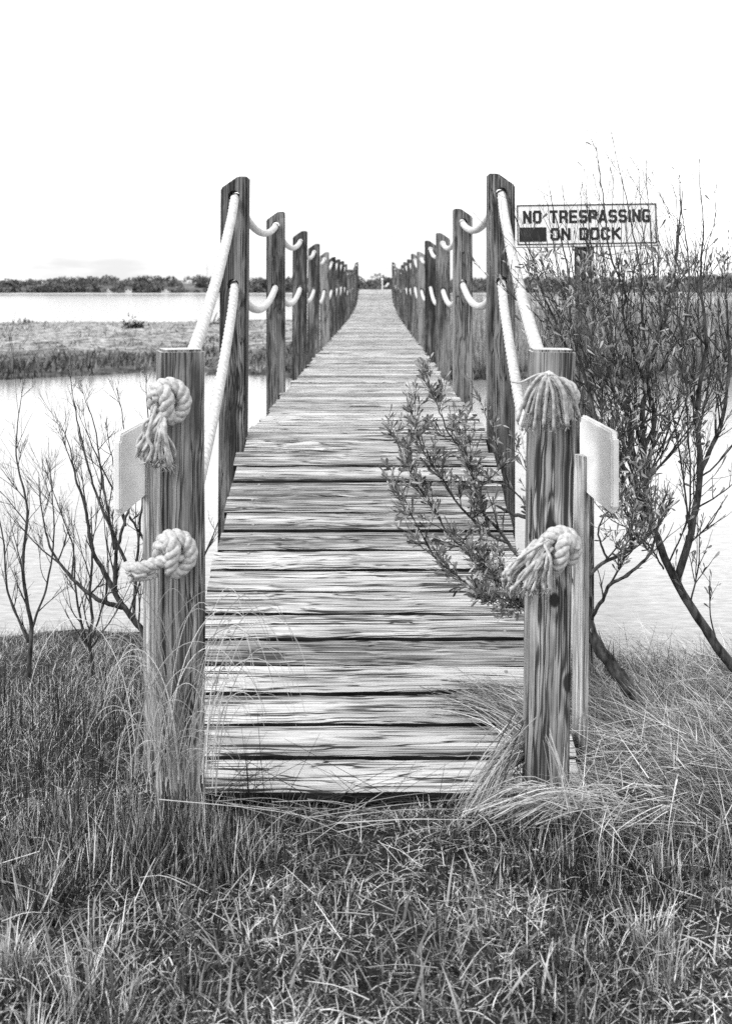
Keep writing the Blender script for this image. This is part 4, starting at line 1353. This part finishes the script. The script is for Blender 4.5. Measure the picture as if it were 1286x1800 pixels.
stalks(mb, 5, (1005, 1420, 2.95), (8, 10, .02), (962, 1290, 2.93), (6, 8, .02), 0.02, (.0018, .0026), (0.85, 0.1), 16)
tag(mb.build('swept_straw', M['straw'], origin=(0.45, 3.2, 0.5)), 'bundle of long dry stalks swept over the right front corner of the dock', 'straw', kind='stuff')

# arching pale blades round the left entrance post
mb = MB()
r = random.Random(8)
for k in range(120):
    bx_, by_ = r.gauss(300, 34), r.uniform(1350, 1400)
    d0 = r.uniform(2.9, 3.02)
    h = 40 + 260 * r.random() ** 1.3
    dirx = r.choice((-1, 1))
    if bx_ > 340: dirx = 1
    w_ = r.uniform(50, 150) * (0.4 + h / 250)
    a = at(bx_, by_, d0); m = at(bx_ + dirx * w_ * 0.5, by_ - h, d0 - r.uniform(0, .04)); b = at(bx_ + dirx * w_, by_ - h * r.uniform(0.45, 0.8), d0 - r.uniform(0, .06))
    rr = r.uniform(.0008, .0017)
    c1 = at(bx_ + dirx * w_ * 0.05, by_ - h * 1.15, d0); c2 = at(bx_ + dirx * w_ * 0.75, by_ - h * 1.45, d0 - .03)
    tt_ = np.linspace(0, 1, 18)[:, None]
    A_, C1, C2, B_ = (np.array(tuple(q)) for q in (a, c1, c2, b))
    path = (1 - tt_) ** 3 * A_ + 3 * tt_ * (1 - tt_) ** 2 * C1 + 3 * tt_ ** 2 * (1 - tt_) * C2 + tt_ ** 3 * B_
    mb.tube(path, np.linspace(rr, rr * .35, 18), 4, min(1, max(0.1, r.gauss(0.66, 0.2))), cap=False)
tag(mb.build('beach_grass_tuft', M['straw'], origin=(-0.53, 3.0, 0.5)), 'tuft of pale arching grass around the foot of the left post', 'grass')

# loose stalks lying across the front
mb = MB()
stalks(mb, 0, (120, 1385, 2.95), (40, 8, .03), (330, 1430, 2.93), (60, 16, .04), 0.01, (.0010, .0016), (0.75, 0.12), 11)
stalks(mb, 9, (430, 1400, 3.0), (60, 14, .05), (640, 1440, 2.98), (80, 18, .05), 0.015, (.0008, .0014), (0.65, 0.15), 12)
stalks(mb, 12, (640, 1450, 2.95), (70, 20, .05), (760, 1420, 2.98), (70, 30, .05), 0.02, (.0010, .0020), (0.65, 0.18), 13)
stalks(mb, 26, (440, 1400, 3.08), (40, 14, .04), (455, 1310, 3.05), (50, 36, .04), 0.0, (.0006, .0012), (0.05, 0.05), 14)
stalks(mb, 22, (640, 1420, 3.08), (120, 8, .04), (650, 1350, 3.06), (120, 24, .04), 0.0, (.0006, .0011), (0.06, 0.05), 15)
stalks(mb, 0, (640, 1560, 2.7), (300, 50, .1), (640, 1540, 2.7), (330, 60, .1), 0.02, (.0012, .0026), (0.6, 0.2), 17)
for k in range(170):
    p = at(r.uniform(-40, 1320), r.uniform(1430, 1760), 1.0)
    x_ = (p.x) * 2.8; y_ = r.uniform(2.2, 3.05)
    z_ = ground_z(x_, y_) + r.uniform(0.01, 0.05)
    an = r.uniform(0, 6.28); L_ = r.uniform(0.05, 0.16)
    a = Vector((x_, y_, z_)); b = a + Vector((math.cos(an) * L_, math.sin(an) * L_, r.uniform(-0.02, 0.05)))
    rr = r.uniform(.0009, .0019)
    mb.tube(smooth_path([a, a.lerp(b, .5) + Vector((0, 0, r.uniform(0, .015))), b], 6), np.linspace(rr, rr * .6, 6), 4, r.uniform(0.45, 0.95), cap=False)
tag(mb.build('loose_stalks', M['straw'], origin=(0, 3.0, 0.47)), 'loose dry stalks lying in the grass before the dock', 'straw', kind='stuff')
